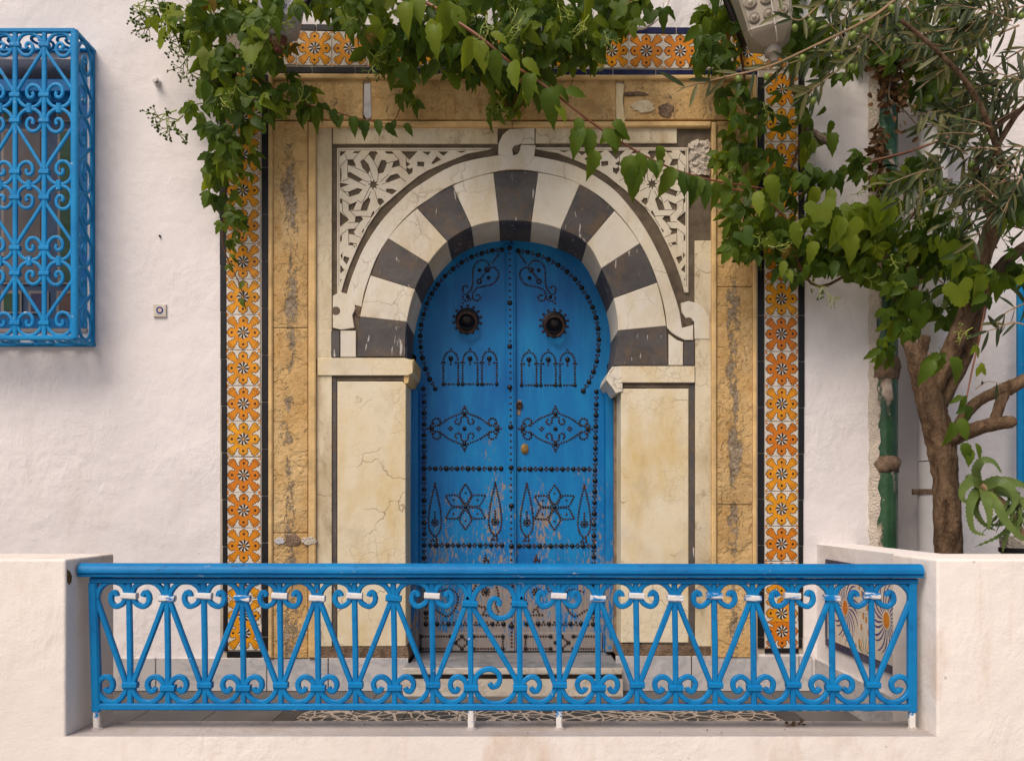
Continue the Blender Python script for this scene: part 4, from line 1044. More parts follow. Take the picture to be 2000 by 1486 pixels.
for i in range(10):
    if kinds[i] == 'A':
        pairs.append((VX[i], VX[i-1] if i else 186)); pairs.append((VX[i], VX[i+1]))
for i in range(10, 20):
    if kinds[i] == 'A':
        pairs.append((VX[i], VX[i-1])); pairs.append((VX[i], VX[i+1] if i < 19 else 1783))
for xa, xb in pairs:
    xb2 = xb
    bar('scroll', smooth_path(element(xa, xb2), lambda a, b: P(a+random.uniform(-.25, .25), b, YR)), S(10.0, YR), .022, M['blue'])
big = [(893,410),(903,385),(885,362),(855,355),(828,385),(822,430),(842,480),(890,508),(955,498),(1000,460),(1022,400),(1015,330),(980,270),(925,238),(860,230),(790,245),(730,290),(700,350),(695,400),(715,455),(760,530),(1000,930),(1028,990),(1035,1030),(1020,1090),(970,1145),(900,1172),(830,1170),(760,1135),(720,1080),(712,1010),(730,950),(780,912),(840,905),(890,935),(905,985),(885,1030),(845,1042),(825,1015)]
bar('scroll', smooth_path([(750+.25*u, 1080+.25*v) for u, v in big], lambda a, b: P(a, b, YR)), S(10.0, YR), .022, M['blue'], label='wide single scroll in the middle of the railing')
wt = {253: 'w', 327: 'h', 399: 'w', 474: 'h', 547: 'w', 620: 'w', 693: 'w', 844: 'w', 1091: 'w', 1167: 'h', 1242.5: 'w', 1318: 'w', 1395: 'h', 1470.5: 'h', 1547: 'w', 1624: 'h', 1702: 'h'}
for i, x in enumerate(VX):
    ab = kinds[i]
    yu = 1163 if ab == 'A' else 1168
    if x in (918, 1014): yu = 1179
    m = {'w': M['chip_white'], 'h': M['chip_half']}.get(wt.get(x), M['blue'])
    bar('collar', [P(x-15, yu-.8, YR), P(x+15, yu+.8, YR)], S(12.5, YR), .036, m, label='collar with paint chipped to white' if wt.get(x) else None)
    bar('collar', [P(x-14+2, (1337 if ab == 'A' else 1343), YR), P(x+14+2, (1337 if ab == 'A' else 1343), YR)], S(12.5, YR), .036, M['blue'])

# ------------------------------------------------------------------ window and its grille (left edge)
wn = thing('window', 'old blue casement window with coloured panes behind the projecting grille', 'window', (-2.9, .15, P(0, 648).z))
yw = .085
mb = MB(); mb.box((wh[0], yw, P(0, 186).z), (wh[2], .2, P(0, 140).z)); put('top_rail', mb, M['frame'], wn)
mb = MB(); mb.box((wh[0], yw-.05, P(0, 172).z), (wh[2]-.03, yw, P(0, 150).z)); put('blind_box', mb, M['frame'], wn)
mb = MB(); mb.box((P(150, 0).x, .005, wh[1]), (wh[2]-.002, .2, P(0, 142).z)); put('side_post', mb, M['frame'], wn)
mb = MB(); mb.box((wh[0], .0, P(0, 641).z), (P(152, 0).x, .2, P(0, 622).z)); put('sill', mb, M['frame'], wn)
mb = MB(); mb.box((wh[0], -.01, P(0, 649).z), (wh[2], .1, P(0, 642).z)); put('sill_edge', mb, M['ledge'], wn)
mb = MB(); mb.box((wh[0], .16, P(0, 625).z), (wh[2], .2, P(0, 180).z)); put('sash', mb, M['sash'], wn)
def pane(x0, y0, x1, y1, m):
    mb = MB(); mb.prism(xz(rect(x0, y0, x1, y1), .15), .15, .165, .0); fr = put('glazing_bead', mb, M['bead'], wn)
    mb = MB(); mb.prism(xz(rect(x0+5, y0+5, x1-5, y1-5), .146), .146, .158, .002); put('pane', mb, m, fr)
for x0 in (-370, -170):
    pane(x0+40, 250, x0+150, 545, M['pane']); pane(x0+40, 195, x0+88, 232, M['pane_violet']); pane(x0+98, 195, x0+150, 232, M['pane_green'])
pane(2, 252, 84, 555, M['pane']); pane(112, 252, 160, 555, M['pane_green'])
for x0, m in ((-52, 'pane_amber'), (2, 'pane_green'), (55, 'pane_violet'), (110, 'pane_amber')): pane(x0, 568, x0+40, 612, M[m])
for x0, m in ((-52, 'pane_violet'), (2, 'pane_green'), (55, 'pane_violet'), (110, 'pane_amber')): pane(x0, 198, x0+40, 238, M[m])

def grille(name, label, xs_, rows, yf, right_side, collars=True, wbar=9):
    g = thing(name, label, 'window grille', P(xs_[0], rows[-1], yf))
    zt, zb = P(0, rows[0]-4, yf).z, P(0, rows[-1]+4, yf).z
    Q = lambda a, b: P(a, b, yf)
    for i, x in enumerate(xs_):
        last = (x == right_side)
        bar('bar', [Q(x, rows[0]-4), Q(x, rows[-1]+4)], S(13 if last else 8.5, yf), .026 if last else .018, M['grille'], g)
    for y in (rows[0]-3, rows[-1]+3): bar('edge_rail', [Q(xs_[0], y), Q(xs_[-1], y)], S(9, yf), .025, M['grille'], g)
    kx = []
    def elem(f, wpx, r0, r1, thick=6.3, n=(0, -1, 0)):
        k = wpx/74*.98
        pts = []
        for t, y in EL2: pts.append((t, (r0+1.5+(y-1135)*k) if y < 1250 else (r1-1.5-(1371-y)*k)))
        mb = MB(); mb.sweep([f(p[0], p[1]) for p in cat_rom([Vector(q) for q in pts], 4)], n, S(thick, yf), .013); put('scroll', mb, M['grille'], g, True)
    for r in range(len(rows)-1):
        for i in range(len(xs_)-1):
            a, b = xs_[i], xs_[i+1]
            par_ = (len(xs_)-1-i+r) % 2
            A, B = (a, b) if par_ == 0 else (b, a)
            elem(lambda t, y: Q(A+(B-A)*t, y), b-a, rows[r], rows[r+1])
            if collars and r: bar('collar', [Q((a+b)/2-1, rows[r]-9), Q((a+b)/2-1, rows[r]+9)], S(10, yf), .022, M['grille'], g)
    if collars:
        for r in range(len(rows)-1):
            for x in xs_[:-1]:
                for yy in (rows[r]+25, rows[r+1]-25): bar('collar', [Q(x-10, yy), Q(x+10, yy)], S(9, yf), .026, M['grille'], g)
    return g, elem
EL2 = [(.55,1170),(.49,1166),(.46,1172),(.50,1180),(.60,1181),(.67,1174),(.67,1163),(.58,1155),(.45,1152),(.32,1155),(.22,1164),(.19,1172)]
EL2 = [(.40,1172),(.47,1173),(.50,1166),(.44,1157),(.33,1156),(.24,1164),(.24,1178),(.34,1189),(.50,1190),(.64,1182),(.70,1168),(.66,1150),(.52,1139),(.36,1140),(.2,1150),(.10,1168)]
# scroll curl at A (top), arc over to B, straight run down to A, arc to B, curl at B (bottom)
EL2 = [(.42,1174),(.38,1168),(.42,1161),(.53,1161),(.60,1170),(.58,1183),(.46,1192),(.28,1191),(.14,1180),(.09,1165),(.13,1150),(.27,1139),(.46,1135),(.66,1138),(.82,1148),(.91,1162),(.93,1174),(.89,1186),
       (.13,1320),(.09,1332),(.09,1343),(.18,1358),(.34,1368),(.54,1371),(.73,1367),(.87,1356),(.91,1341),(.86,1326),(.72,1315),(.54,1314),(.42,1323),(.40,1336),(.47,1345),(.58,1345),(.62,1338),(.58,1332)]
GX = [-141, -84, -27, 30, 87, 146]; GR = [64, 212, 362, 510, 657]; GY = -.215
gr, gel = grille('window_grille', 'blue wrought iron grille box projecting from the white wall over the window', GX, GR, GY, 146)
# its right side, top and bottom faces
xw = P(146, 0, GY).x
bar('bar', [Vector((xw, -.012, P(0, 100).z)), Vector((xw, -.012, P(0, 672).z))], .026, .022, M['grille'], gr, (1, 0, 0))
for zz in (P(0, 61, GY).z, P(0, 660, GY).z):
    bar('edge_rail', [Vector((xw, GY, zz)), Vector((xw, 0, zz))], .022, .026, M['grille'], gr, (1, 0, 0)); bar('edge_rail', [Vector((P(-141, 0, GY).x, -.012, zz)), Vector((xw, -.012, zz))], .022, .022, M['grille'], gr)
for r in range(4):
    ra, rb = GR[r], GR[r+1]
    def fs(t, y):
        t = t if r % 2 else 1-t
        return Vector((xw, GY+.02+(-GY-.04)*t, P(0, y, GY).z))
    gel(fs, 76, ra, rb, 6.3, (1, 0, 0))
for zz in (P(0, 62, GY).z, P(0, 659, GY).z):
    for i in range(5):
        xa_, xb_ = P(GX[i], 0, GY).x, P(GX[i+1], 0, GY).x
        pts = [(-.5, 0)]
        pts = [(.50,.62),(.42,.55),(.42,.40),(.55,.32),(.70,.42),(.72,.62),(.58,.78),(.35,.78),(.16,.6),(.12,.35),(.3,.12),(.6,.06),(.95,.02)]
        if i % 2: pts = [(1-a, b) for a, b in pts]
        mb = MB(); mb.sweep([Vector((xa_+(xb_-xa_)*a, GY+.01+(-GY-.03)*(1-b), zz)) for a, b in [tuple(q) for q in cat_rom([Vector(p) for p in pts], 5)]], (0, 0, 1), .016, .012); put('scroll', mb, M['grille'], gr, True)
# second grille at the right edge on the set back wall
gr2, _ = grille('window_grille', 'blue grille bar at the right edge of the photo behind the olive tree', [1993, 2052, 2111, 2170], [560, 690, 820, 935], .10, 1993, collars=False)
for x, yy in ((-.0, 0),):
    pass

# ------------------------------------------------------------------ small things on the wall
kb = thing('ceramic_insulator', 'small round grey ceramic knob on the white wall near the vine', 'insulator', P(308, 162))
mb = MB(); mb.lathe([(.020, 0), (.020, .012), (.013, .016), (.013, .030), (.018, .034), (.016, .044), (.001, .046)], 14, M=Matrix.Translation(P(308, 162)) @ Matrix.Rotation(R(90), 4, 'X')); put('knob_body', mb, M['pvc'], kb, True)
mb = MB(); mb.lathe([(.006, 0), (.006, .005), (.001, .006)], 8, M=Matrix.Translation(P(306.5, 161, -.045)) @ Matrix.Rotation(R(90), 4, 'X')); put('screw', mb, M['iron'], kb)
pq = thing('wall_plaque', 'tiny square blue and white tile set into the white wall', 'wall tile', P(312, 606))
mb = MB(); mb.prism(xz(rect(299, 594, 324, 619), -.012), -.012, .0, .003); put('tile', mb, M['t_white'], pq)
mb = MB(); c = P(312, 606, -.0132)
for lv, r_, nn, mi in ((0, 9.5, 4, 0), (1, 7.2, 12, 1), (2, 4, 8, 0), (3, 1.8, 8, 2)):
    mb.add([c+Vector((S(r_)*(1.28 if nn == 4 else 1)*math.cos(2*math.pi*k/nn+math.pi/4), -.0006*lv, S(r_)*(1.28 if nn == 4 else 1)*math.sin(2*math.pi*k/nn+math.pi/4))) for k in range(nn)], [tuple(range(nn))], mi)
put('rosette', mb, [M['t_white'], M['t_blueline'], M['t_orange']], pq, recalc=False)
nl = thing('rusty_nail', 'rusty nail stub in the white wall above the tiny tile', 'nail', P(313, 462))
mb = MB(); mb.lathe([(.006, 0), (.006, .012), (.0008, .014)], 8, M=Matrix.Translation(P(313, 462)) @ Matrix.Rotation(R(90), 4, 'X')); put('nail_head', mb, M['rust'], nl)
# ------------------------------------------------------------------ pipes
gp = thing('green_drainpipe', 'old green glazed drainpipe half buried in crumbling plaster at the wall corner', 'drainpipe', P(1728, 1085))
def wob(x, ys_, y, rx): return [P(x+random.uniform(-rx, rx), b, y) for b in ys_]
cp = P(1728, 0, .0)
for a, b in ((-60, 330), (334, 716), (724, 905), (913, 1110)):
    mb = MB(); mb.tube([Vector((P(1728, q).x, .0, P(0, q).z)) for q in (a, (a+b)/2, b)], S(24), 20); put('pipe_length', mb, M['gpipe'], gp, True)
for q, hh in ((720, 44), (907, 32)):
    mb = MB(); zq = P(0, q).z
    mb.tube([Vector((cp.x, 0, zq-S(hh)/2+S(hh)*k/4)) for k in range(5)], [S(24.5), S(26.5), S(28.5), S(28), S(25)], 18, rough=.09); put('mortar_collar', mb, M['mortar'], gp, True, ang=80)
mb = MB(); rr = random.Random(2); zs_ = [P(0, q).z for q in range(1100, 60, -16)]; o = []
for i, z in enumerate(zs_):
    xl = P(1699+rr.uniform(-2, 2), 0).x; xr = P(1713+rr.uniform(-3, 4), 0).x
    o += [(xl-.01, .005, z), (xl+.004, -.016-rr.uniform(0, .014), z), ((xl+xr)/2, -.03-rr.uniform(0, .02), z), (xr, -.035-rr.uniform(0, .02), z), (xr+.01, .0, z)]
mb.add(o, [(i*5+k, i*5+k+1, (i+1)*5+k+1, (i+1)*5+k) for i in range(len(zs_)-1) for k in range(4)]); put('crumbling_plaster', mb, M['rough_white'], gp, True, recalc=False, ang=60)
wp = thing('white_drainpipe', 'smooth white plastic drainpipe beside the green one behind the olive tree', 'drainpipe', P(1822, 1085, .1))
for a, b in ((-60, 900), (902, 1110)):
    mb = MB(); mb.tube([Vector((P(1822, 0, .13).x, .13, P(0, q, .13).z)) for q in (a, b)], S(27, .13), 22); put('pipe_length', mb, M['pvc'], wp, True)
mb = MB(); mb.tube([Vector((P(1822, 0, .13).x, .13, P(0, q, .13).z)) for q in (955, 965)], S(29.5, .13), 22); mb.box((P(1782, 0, .13).x, .12, P(0, 966, .13).z), (P(1800, 0, .13).x, .14, P(0, 955, .13).z)); put('pipe_clip', mb, M['mortar'], wp, True)
# ------------------------------------------------------------------ lamps
def lamp(name, label, loc_top, loc_bot, wt_, wb, mat, ring_mat, tip_mat, yaw, tip):
    t = thing(name, label, 'lantern', loc_bot)
    ax = (loc_bot-loc_top); H = ax.length; zax = -ax.normalized()
    xax = Vector((math.cos(yaw), math.sin(yaw), 0)); xax = (xax-zax*xax.dot(zax)).normalized(); yax = zax.cross(xax)
    Mx = Matrix((( *[xax.x], yax.x, zax.x, loc_bot.x), (xax.y, yax.y, zax.y, loc_bot.y), (xax.z, yax.z, zax.z, loc_bot.z), (0, 0, 0, 1)))
    def ring4(w_, z, r_=.12):
        w2 = w_/2; c_ = w2*(1-r_); return [Mx @ Vector(p) for p in ((-c_, -w2, z), (c_, -w2, z), (w2, -c_, z), (w2, c_, z), (c_, w2, z), (-c_, w2, z), (-w2, c_, z), (-w2, -c_, z))]
    rings = [ring4(wt_, H), ring4(wb, 0), ring4(wb*1.02, -.012), ring4(wb*.92, -.04), ring4(wb*.42, -.085)]
    mb = MB(); mb.add([p for r_ in rings for p in r_], [(i*8+k, i*8+(k+1) % 8, (i+1)*8+(k+1) % 8, (i+1)*8+k) for i in range(4) for k in range(8)]+[tuple(range(8)), tuple(range(32, 40))])
    body = put('lamp_body', mb, mat, t, True, ang=30)
    for side in (0, 1):
        rows = 5
        for j in range(rows):
            f = (j+.55)/rows; z = H*f; wz = wb+(wt_-wb)*f
            for i in range(3):
                u = (i-1)*wz*.31
                mb = MB()
                n_ = -wz/2
                base = Mx @ (Vector((u, n_+.003, z)) if side == 0 else Vector((-n_-.003, u, z)))
                nd = (Mx.to_3x3() @ (Vector((0, -1, 0)) if side == 0 else Vector((1, 0, 0))))
                q = nd.to_track_quat('Z', 'Y').to_matrix().to_4x4(); q.translation = base
                rr_ = wz*.125
                mg = MB(); mg.lathe([(rr_*1.2, -.002), (rr_*1.18, .0012), (.0003, .0014)], 14, M=q); put('boss_shade_disc', mg, M['boss_shade'], body, False)  # thin dark disc paints a ring of shade around the boss
                mb.lathe([(rr_, 0), (rr_*.95, .006), (rr_*.78, .008), (rr_*.68, .002), (rr_*.46, .003), (rr_*.36, .009), (rr_*.1, .011), (.0003, .011)], 14, M=q); put('glass_boss', mb, ring_mat, body, True, ang=60)
    mb = MB(); mb.lathe([(wb*.21, 0), (wb*.20, -.03), (wb*.12, -.045), (wb*.10, -.07), (.001, -.075)][::-1], 14, M=Mx @ Matrix.Translation((0, 0, -.085))); put('spout', mb, tip_mat, t, True)
    return t, Mx
la, Mx = lamp('wall_lantern', 'pale frosted lantern with round bosses hanging above the right tile strip', P(1478, -75, -.55), P(1502, 62, -.55), S(122, -.55), S(82, -.55), M['lampstone'], M['lampstone'], M['lampstone'], R(-14), 0)
mb = MB(); mb.tube([P(1405, -60, -.35), P(1418, 0, -.35), P(1440, 55, -.3), P(1452, 85, -.2), P(1450, 95, 0)], .018, 8); mb.tube([P(1450, 95, 0), P(1400, -80, 0)], .02, 6); put('iron_bracket', mb, M['lampiron'], la, True)
mb = MB(); mb.tube(cat_rom([P(1503, -20, -.70), P(1511, 30, -.68), P(1516, 62, -.66), P(1518, 80, -.62)], 5), .0035, 5); put('pull_cord', mb, M['cable'], la, True)
lb, Mx = lamp('wall_lantern', 'grey lantern half hidden by creeper above the left corner of the tiles', P(552, -90, -.45), P(546, 42, -.45), S(95, -.45), S(80, -.45), M['lampgrey'], M['lampgrey'], M['lampclay'], R(18), 0)
mb = MB(); mb.tube([P(640, -50, -.2), P(590, 16, -.25), P(580, 30, -.3)], .02, 6); put('iron_bracket', mb, M['lampiron'], lb, True)
cb_ = thing('cable', 'loose white cable looping out of the creeper over the tile band', 'cable', P(1250, 30, -.1))
mb = MB(); mb.tube(cat_rom([P(1318, -60, -.05), P(1306, 0, -.1), P(1290, 32, -.12), P(1262, 54, -.12), P(1235, 57, -.1), P(1205, 50, -.06), P(1170, 40, -.02)], 6), .0065, 8); put('cable_run', mb, M['cable'], cb_, True)
pg = thing('wooden_peg', 'broken dead branch stub sticking out beside the right tile strip', 'branch stub', P(1570, 245))
mb = MB(); mb.tube(cat_rom([P(1566, 243, .03), P(1580, 254, -.06), P(1598, 266, -.14), P(1612, 274, -.20), P(1624, 276, -.25)], 4), [S(7)]*12+[S(7.5), S(8), S(8.5), S(8.5), S(7)], 8, rough=.08); put('stub', mb, M['deadwood'], pg, True)

# ------------------------------------------------------------------ leaves
def ovate(mb, Lh, W, fold, droop, M4=None, mi=0, teeth=True, n=9):
    vs_ = []; rows = []
    for i in range(n+1):
        t = i/n; wd = W*math.sin(math.pi*min(1, (t*.93+.04))**.78)**.9 if 0 < t < 1 else 0
        if teeth and 0 < i < n: wd *= (1.06 if i % 2 else .90)
        if t > .75: wd *= .85*(1-(t-.75)*1.6)+.1
        z = -droop*t*t*Lh; y = t*Lh
        rows.append(((-wd, y+(.035*Lh if i % 2 else 0), z+fold*wd), (0, y, z), (wd, y+(.035*Lh if i % 2 else 0), z+fold*wd)))
    for r_ in rows: vs_ += r_
    ff = []
    for i in range(n):
        a = i*3; b = a+3
        ff += [(a, a+1, b+1, b), (a+1, a+2, b+2, b+1)]
    V = [Vector(p) for p in vs_]
    if M4 is not None: V = [M4 @ p for p in V]
    mb.add(V, ff, mi)
def leaf_variants(prefix, mat):
    out = []
    r_ = random.Random(hash(prefix) % 1000 if False else len(prefix))
    # single leaf
    for k in range(2):
        mb = MB(); ovate(mb, 1.04, .27+.05*k, .25+.3*k, .35+.35*k); me = mb.mesh(prefix+'_leaf', [mat], recalc=False); me.polygons.foreach_set('use_smooth', [True]*len(me.polygons)); out.append(me)
    # three leaflets
    for k in range(2):
        mb = MB()
        for a, s in ((0, 1.0), (62+6*k, .82), (-58-8*k, .84)):
            ovate(mb, .95*s, .27*s, .22+.3*k, .35+.45*k, Matrix.Rotation(R(a), 4, 'Z') @ Matrix.Rotation(R(-8), 4, 'X'), n=8)
        mb.tube([(0, -.35, .04), (0, -.15, .05), (0, .02, 0)], .014, 3)
        me = mb.mesh(prefix+'_leaf', [mat], recalc=False); me.polygons.foreach_set('use_smooth', [True]*len(me.polygons)); out.append(me)
    # lobed leaf
    mb = MB(); rim = []
    for i in range(41):
        a = R(-150+300*i/40); lob = .62+.30*abs(math.cos(a*1.5))**1.2; lob *= (1.04 if i % 2 else .95); lob *= 1-.25*abs(a)/math.pi
        x, y = lob*math.sin(a)*.85, .28+lob*math.cos(a)*.78; rim.append((x, y, .12*abs(x)-.30*max(0, y)**2))
    vs_ = [(0, .12, 0)]+rim; mb.add(vs_, [(0, i+1, i+2) for i in range(40)]); mb.tube([(0, -.35, .03), (0, -.1, .04), (0, .12, 0)], .014, 3)
    me = mb.mesh(prefix+'_leaf', [mat], recalc=False); me.polygons.foreach_set('use_smooth', [True]*len(me.polygons)); out.append(me)
    return out
LV_ = {k: leaf_variants(k, M['leaf_'+k]) for k in 'dmby'}
def orient(tip, nrm, loc, s):
    t = Vector(tip).normalized(); n_ = Vector(nrm); n_ = (n_-t*n_.dot(t)).normalized(); x = t.cross(n_)
    m = Matrix(((x.x, t.x, n_.x, loc[0]), (x.y, t.y, n_.y, loc[1]), (x.z, t.z, n_.z, loc[2]), (0, 0, 0, 1)))
    return m @ Matrix.Diagonal((s, s, s, 1))
ico = [(0,0,1),(.894,0,.447),(.276,.851,.447),(-.724,.526,.447),(-.724,-.526,.447),(.276,-.851,.447),(.724,.526,-.447),(-.276,.851,-.447),(-.894,0,-.447),(-.276,-.851,-.447),(.724,-.526,-.447),(0,0,-1)]
icf = [(0,1,2),(0,2,3),(0,3,4),(0,4,5),(0,5,1),(1,6,2),(2,7,3),(3,8,4),(4,9,5),(5,10,1),(1,10,6),(2,6,7),(3,7,8),(4,8,9),(5,9,10),(6,11,7),(7,11,8),(8,11,9),(9,11,10),(10,11,6)]
def flower_cluster(seed, beads):
    r_ = random.Random(seed); mb = MB()
    def br(p, d, Ln, lev):
        q = p+d*Ln; mb.tube([p, (p+q)/2+Vector([r_.uniform(-.04, .04)*Ln for _ in range(3)]), q], [.021*(.8**lev), .019*(.8**lev), .017*(.8**lev)], 3, 0)
        if lev >= 4 or (lev == 3 and r_.random() < .2):
            if r_.random() < beads: s = r_.uniform(.022, .038); mb.add([q+Vector(v)*s for v in ico], icf, 1)
            return
        for k in range(2 if lev else 3):
            dd = (d+Vector((r_.uniform(-1, 1), r_.uniform(-.8, .8), r_.uniform(-1, 1)))*.85).normalized(); br(q, dd, Ln*r_.uniform(.6, .85), lev+1)
    br(Vector((0, 0, 0)), Vector((0, 1, 0)), .30, 0)
    return mb.mesh('flower_cluster', [M['stem_green'], M['olive_fruit'] if beads < .7 else M['leaf_m']], recalc=False)
FC = [flower_cluster(s, b) for s, b in ((1, .5), (2, .5), (3, .9), (4, .95), (5, .3))]

def creeper(name, label, blobs, stems, clusters, seed, extra=()):
    r_ = random.Random(seed); t = thing(name, label, 'creeper', P(blobs[0][0], blobs[0][1], blobs[0][5]))
    for pts, r0, r1, mk in stems:
        pp = cat_rom([P(*q) for q in pts], 5); n_ = len(pp); mb = MB(); mb.tube(pp, [r0+(r1-r0)*i/(n_-1) for i in range(n_)], 6, rough=.06); put('stem', mb, M[mk], t, True)
    leaves = []
    for (cx, cy, rx, ry, n_, y, yr, size, tones) in blobs:
        for _ in range(int(n_*1.12)):
            while True:
                a, b = r_.uniform(-1, 1), r_.uniform(-1, 1)
                if a*a+b*b <= 1: break
            yy = y+r_.uniform(-yr, yr)
            front = (y-yy)/yr if yr else 0
            s = S(size*.88*r_.choice((.55, .75, .9, 1, 1.1, 1.2)), yy)
            tone = 'y' if r_.random() < .015 else r_.choice(tones)
            tip = (r_.gauss(0, .55), r_.uniform(-.55, .25), -1+r_.uniform(-.1, .55)); nrm = (r_.gauss(0, .65), -1, r_.uniform(-.4, 1.2))
            v = LV_[tone][r_.choices(range(5), (1.5, 1.5, 4, 4, 1.3))[0]]
            leaves.append((s, v, orient(tip, nrm, P(cx+a*rx, cy+b*ry, yy), s)))
    for (x, y_, yy, size, tone, ang, vi) in extra:
        s = S(size, yy); tip = (math.sin(R(ang)), r_.uniform(-.45, -.05), -math.cos(R(ang))); nrm = (r_.gauss(0, .3), -1, r_.uniform(.1, .7))
        k_ = .95 if vi < 2 else .78
        leaves.append((s*1.6, LV_[tone][vi], orient(tip, nrm, P(x, y_-size*.15, yy), s*k_)))
    leaves.sort(key=lambda q: -q[0])
    for s, v, m4 in leaves[:300]: inst('leaf', v, t, None, mat4=m4)
    rest = leaves[300:]
    if rest:
        mb = MB(); mats = [M['leaf_d'], M['leaf_m'], M['leaf_b'], M['leaf_y']]; idx = {m.name: i for i, m in enumerate(mats)}
        for s, v, m4 in rest: mb.add([m4 @ q.co for q in v.vertices], [tuple(p.vertices) for p in v.polygons], idx[v.materials[0].name])
        o = put('foliage', mb, mats, t, kind='stuff', recalc=False); o.data.polygons.foreach_set('use_smooth', [True]*len(o.data.polygons))
    for (x, y_, yy, size, k) in clusters:
        s = S(size, yy); inst('flower_cluster', FC[k], t, None, mat4=orient((r_.uniform(-.8, .8), r_.uniform(-.6, -.1), r_.uniform(-1, .1)), (r_.gauss(0, .4), -1, r_.gauss(0, .4)), P(x, y_, yy), s))
    return t
# left creeper
DM = 'dddmmmb'; MM = 'dmmmb'; MB_ = 'mmbb'
creeper('creeper', 'dark green creeper hanging down over the left corner of the tile border',
 [(450, 55, 105, 75, 70, -.30, .18, 38, DM), (360, 25, 70, 45, 22, -.28, .12, 36, MM), (470, 150, 70, 60, 50, -.28, .15, 38, DM), (540, 130, 60, 60, 16, -.28, .12, 36, DM),
  (455, 225, 62, 62, 40, -.24, .13, 36, DM), (560, 195, 66, 34, 24, -.22, .08, 34, DM), (455, 310, 44, 60, 26, -.2, .1, 34, MM), (420, 350, 28, 40, 8, -.2, .08, 32, MM), (440, 400, 38, 40, 11, -.18, .08, 30, MM), (460, 440, 26, 34, 5, -.12, .06, 26, MM), (445, 492, 14, 24, 3, -.10, .04, 22, MM),
  (375, 205, 22, 12, 5, -.2, .06, 30, DM), (450, -60, 130, 50, 40, -.32, .2, 38, DM), (505, 45, 26, 46, 12, -.66, .06, 38, MM), (560, 5, 40, 16, 8, -.66, .06, 36, DM)],
 [([(520, -80, -.2), (500, 60, -.25), (440, 190, -.2), (445, 300, -.15), (440, 400, -.12), (436, 480, -.08), (470, 560, -.05), (480, 605, -.03)], .009, .002, 'stem'),
  ([(470, 120, -.2), (560, 190, -.18), (640, 215, -.15), (715, 235, -.13), (790, 248, -.11)], .006, .002, 'stem_red'), ([(430, 200, -.2), (380, 205, -.2), (350, 225, -.18)], .004, .002, 'stem_green'), ([(400, 40, -.2), (330, 20, -.2), (260, 10, -.18)], .005, .002, 'stem_green')],
 [(262, 12, -.24, 70, 2), (288, -8, -.25, 80, 3), (312, 18, -.24, 75, 2), (322, 52, -.23, 72, 3), (345, 40, -.24, 70, 2), (352, 75, -.22, 70, 2), (372, 105, -.2, 66, 3), (358, 225, -.2, 84, 2), (270, 5, -.25, 75, 2), (300, 30, -.24, 70, 3), (330, 70, -.22, 70, 2), (350, 95, -.22, 70, 3), (365, 120, -.2, 68, 2), (345, 215, -.22, 78, 3), (350, 235, -.2, 70, 2), (470, 150, -.42, 75, 0), (530, 40, -.6, 70, 1), (545, 75, -.6, 60, 0), (500, 120, -.44, 70, 4), (575, 205, -.34, 60, 2), (430, 190, -.4, 60, 4)],
 11,
 [(650, 218, -.18, 30, 'd', 10, 1), (668, 228, -.17, 30, 'd', -15, 0), (690, 232, -.17, 34, 'd', 5, 1), (700, 240, -.16, 26, 'd', 30, 0), (716, 240, -.16, 32, 'd', -10, 1), (738, 238, -.16, 34, 'd', 8, 0), (756, 244, -.15, 28, 'd', 25, 1), (772, 238, -.14, 26, 'd', -20, 0), (790, 246, -.13, 24, 'd', 40, 1), (628, 208, -.2, 34, 'd', -12, 3), (470, 585, -.05, 20, 'm', 20, 0), (478, 552, -.06, 20, 'm', -30, 0), (446, 520, -.07, 22, 'm', 40, 2)])
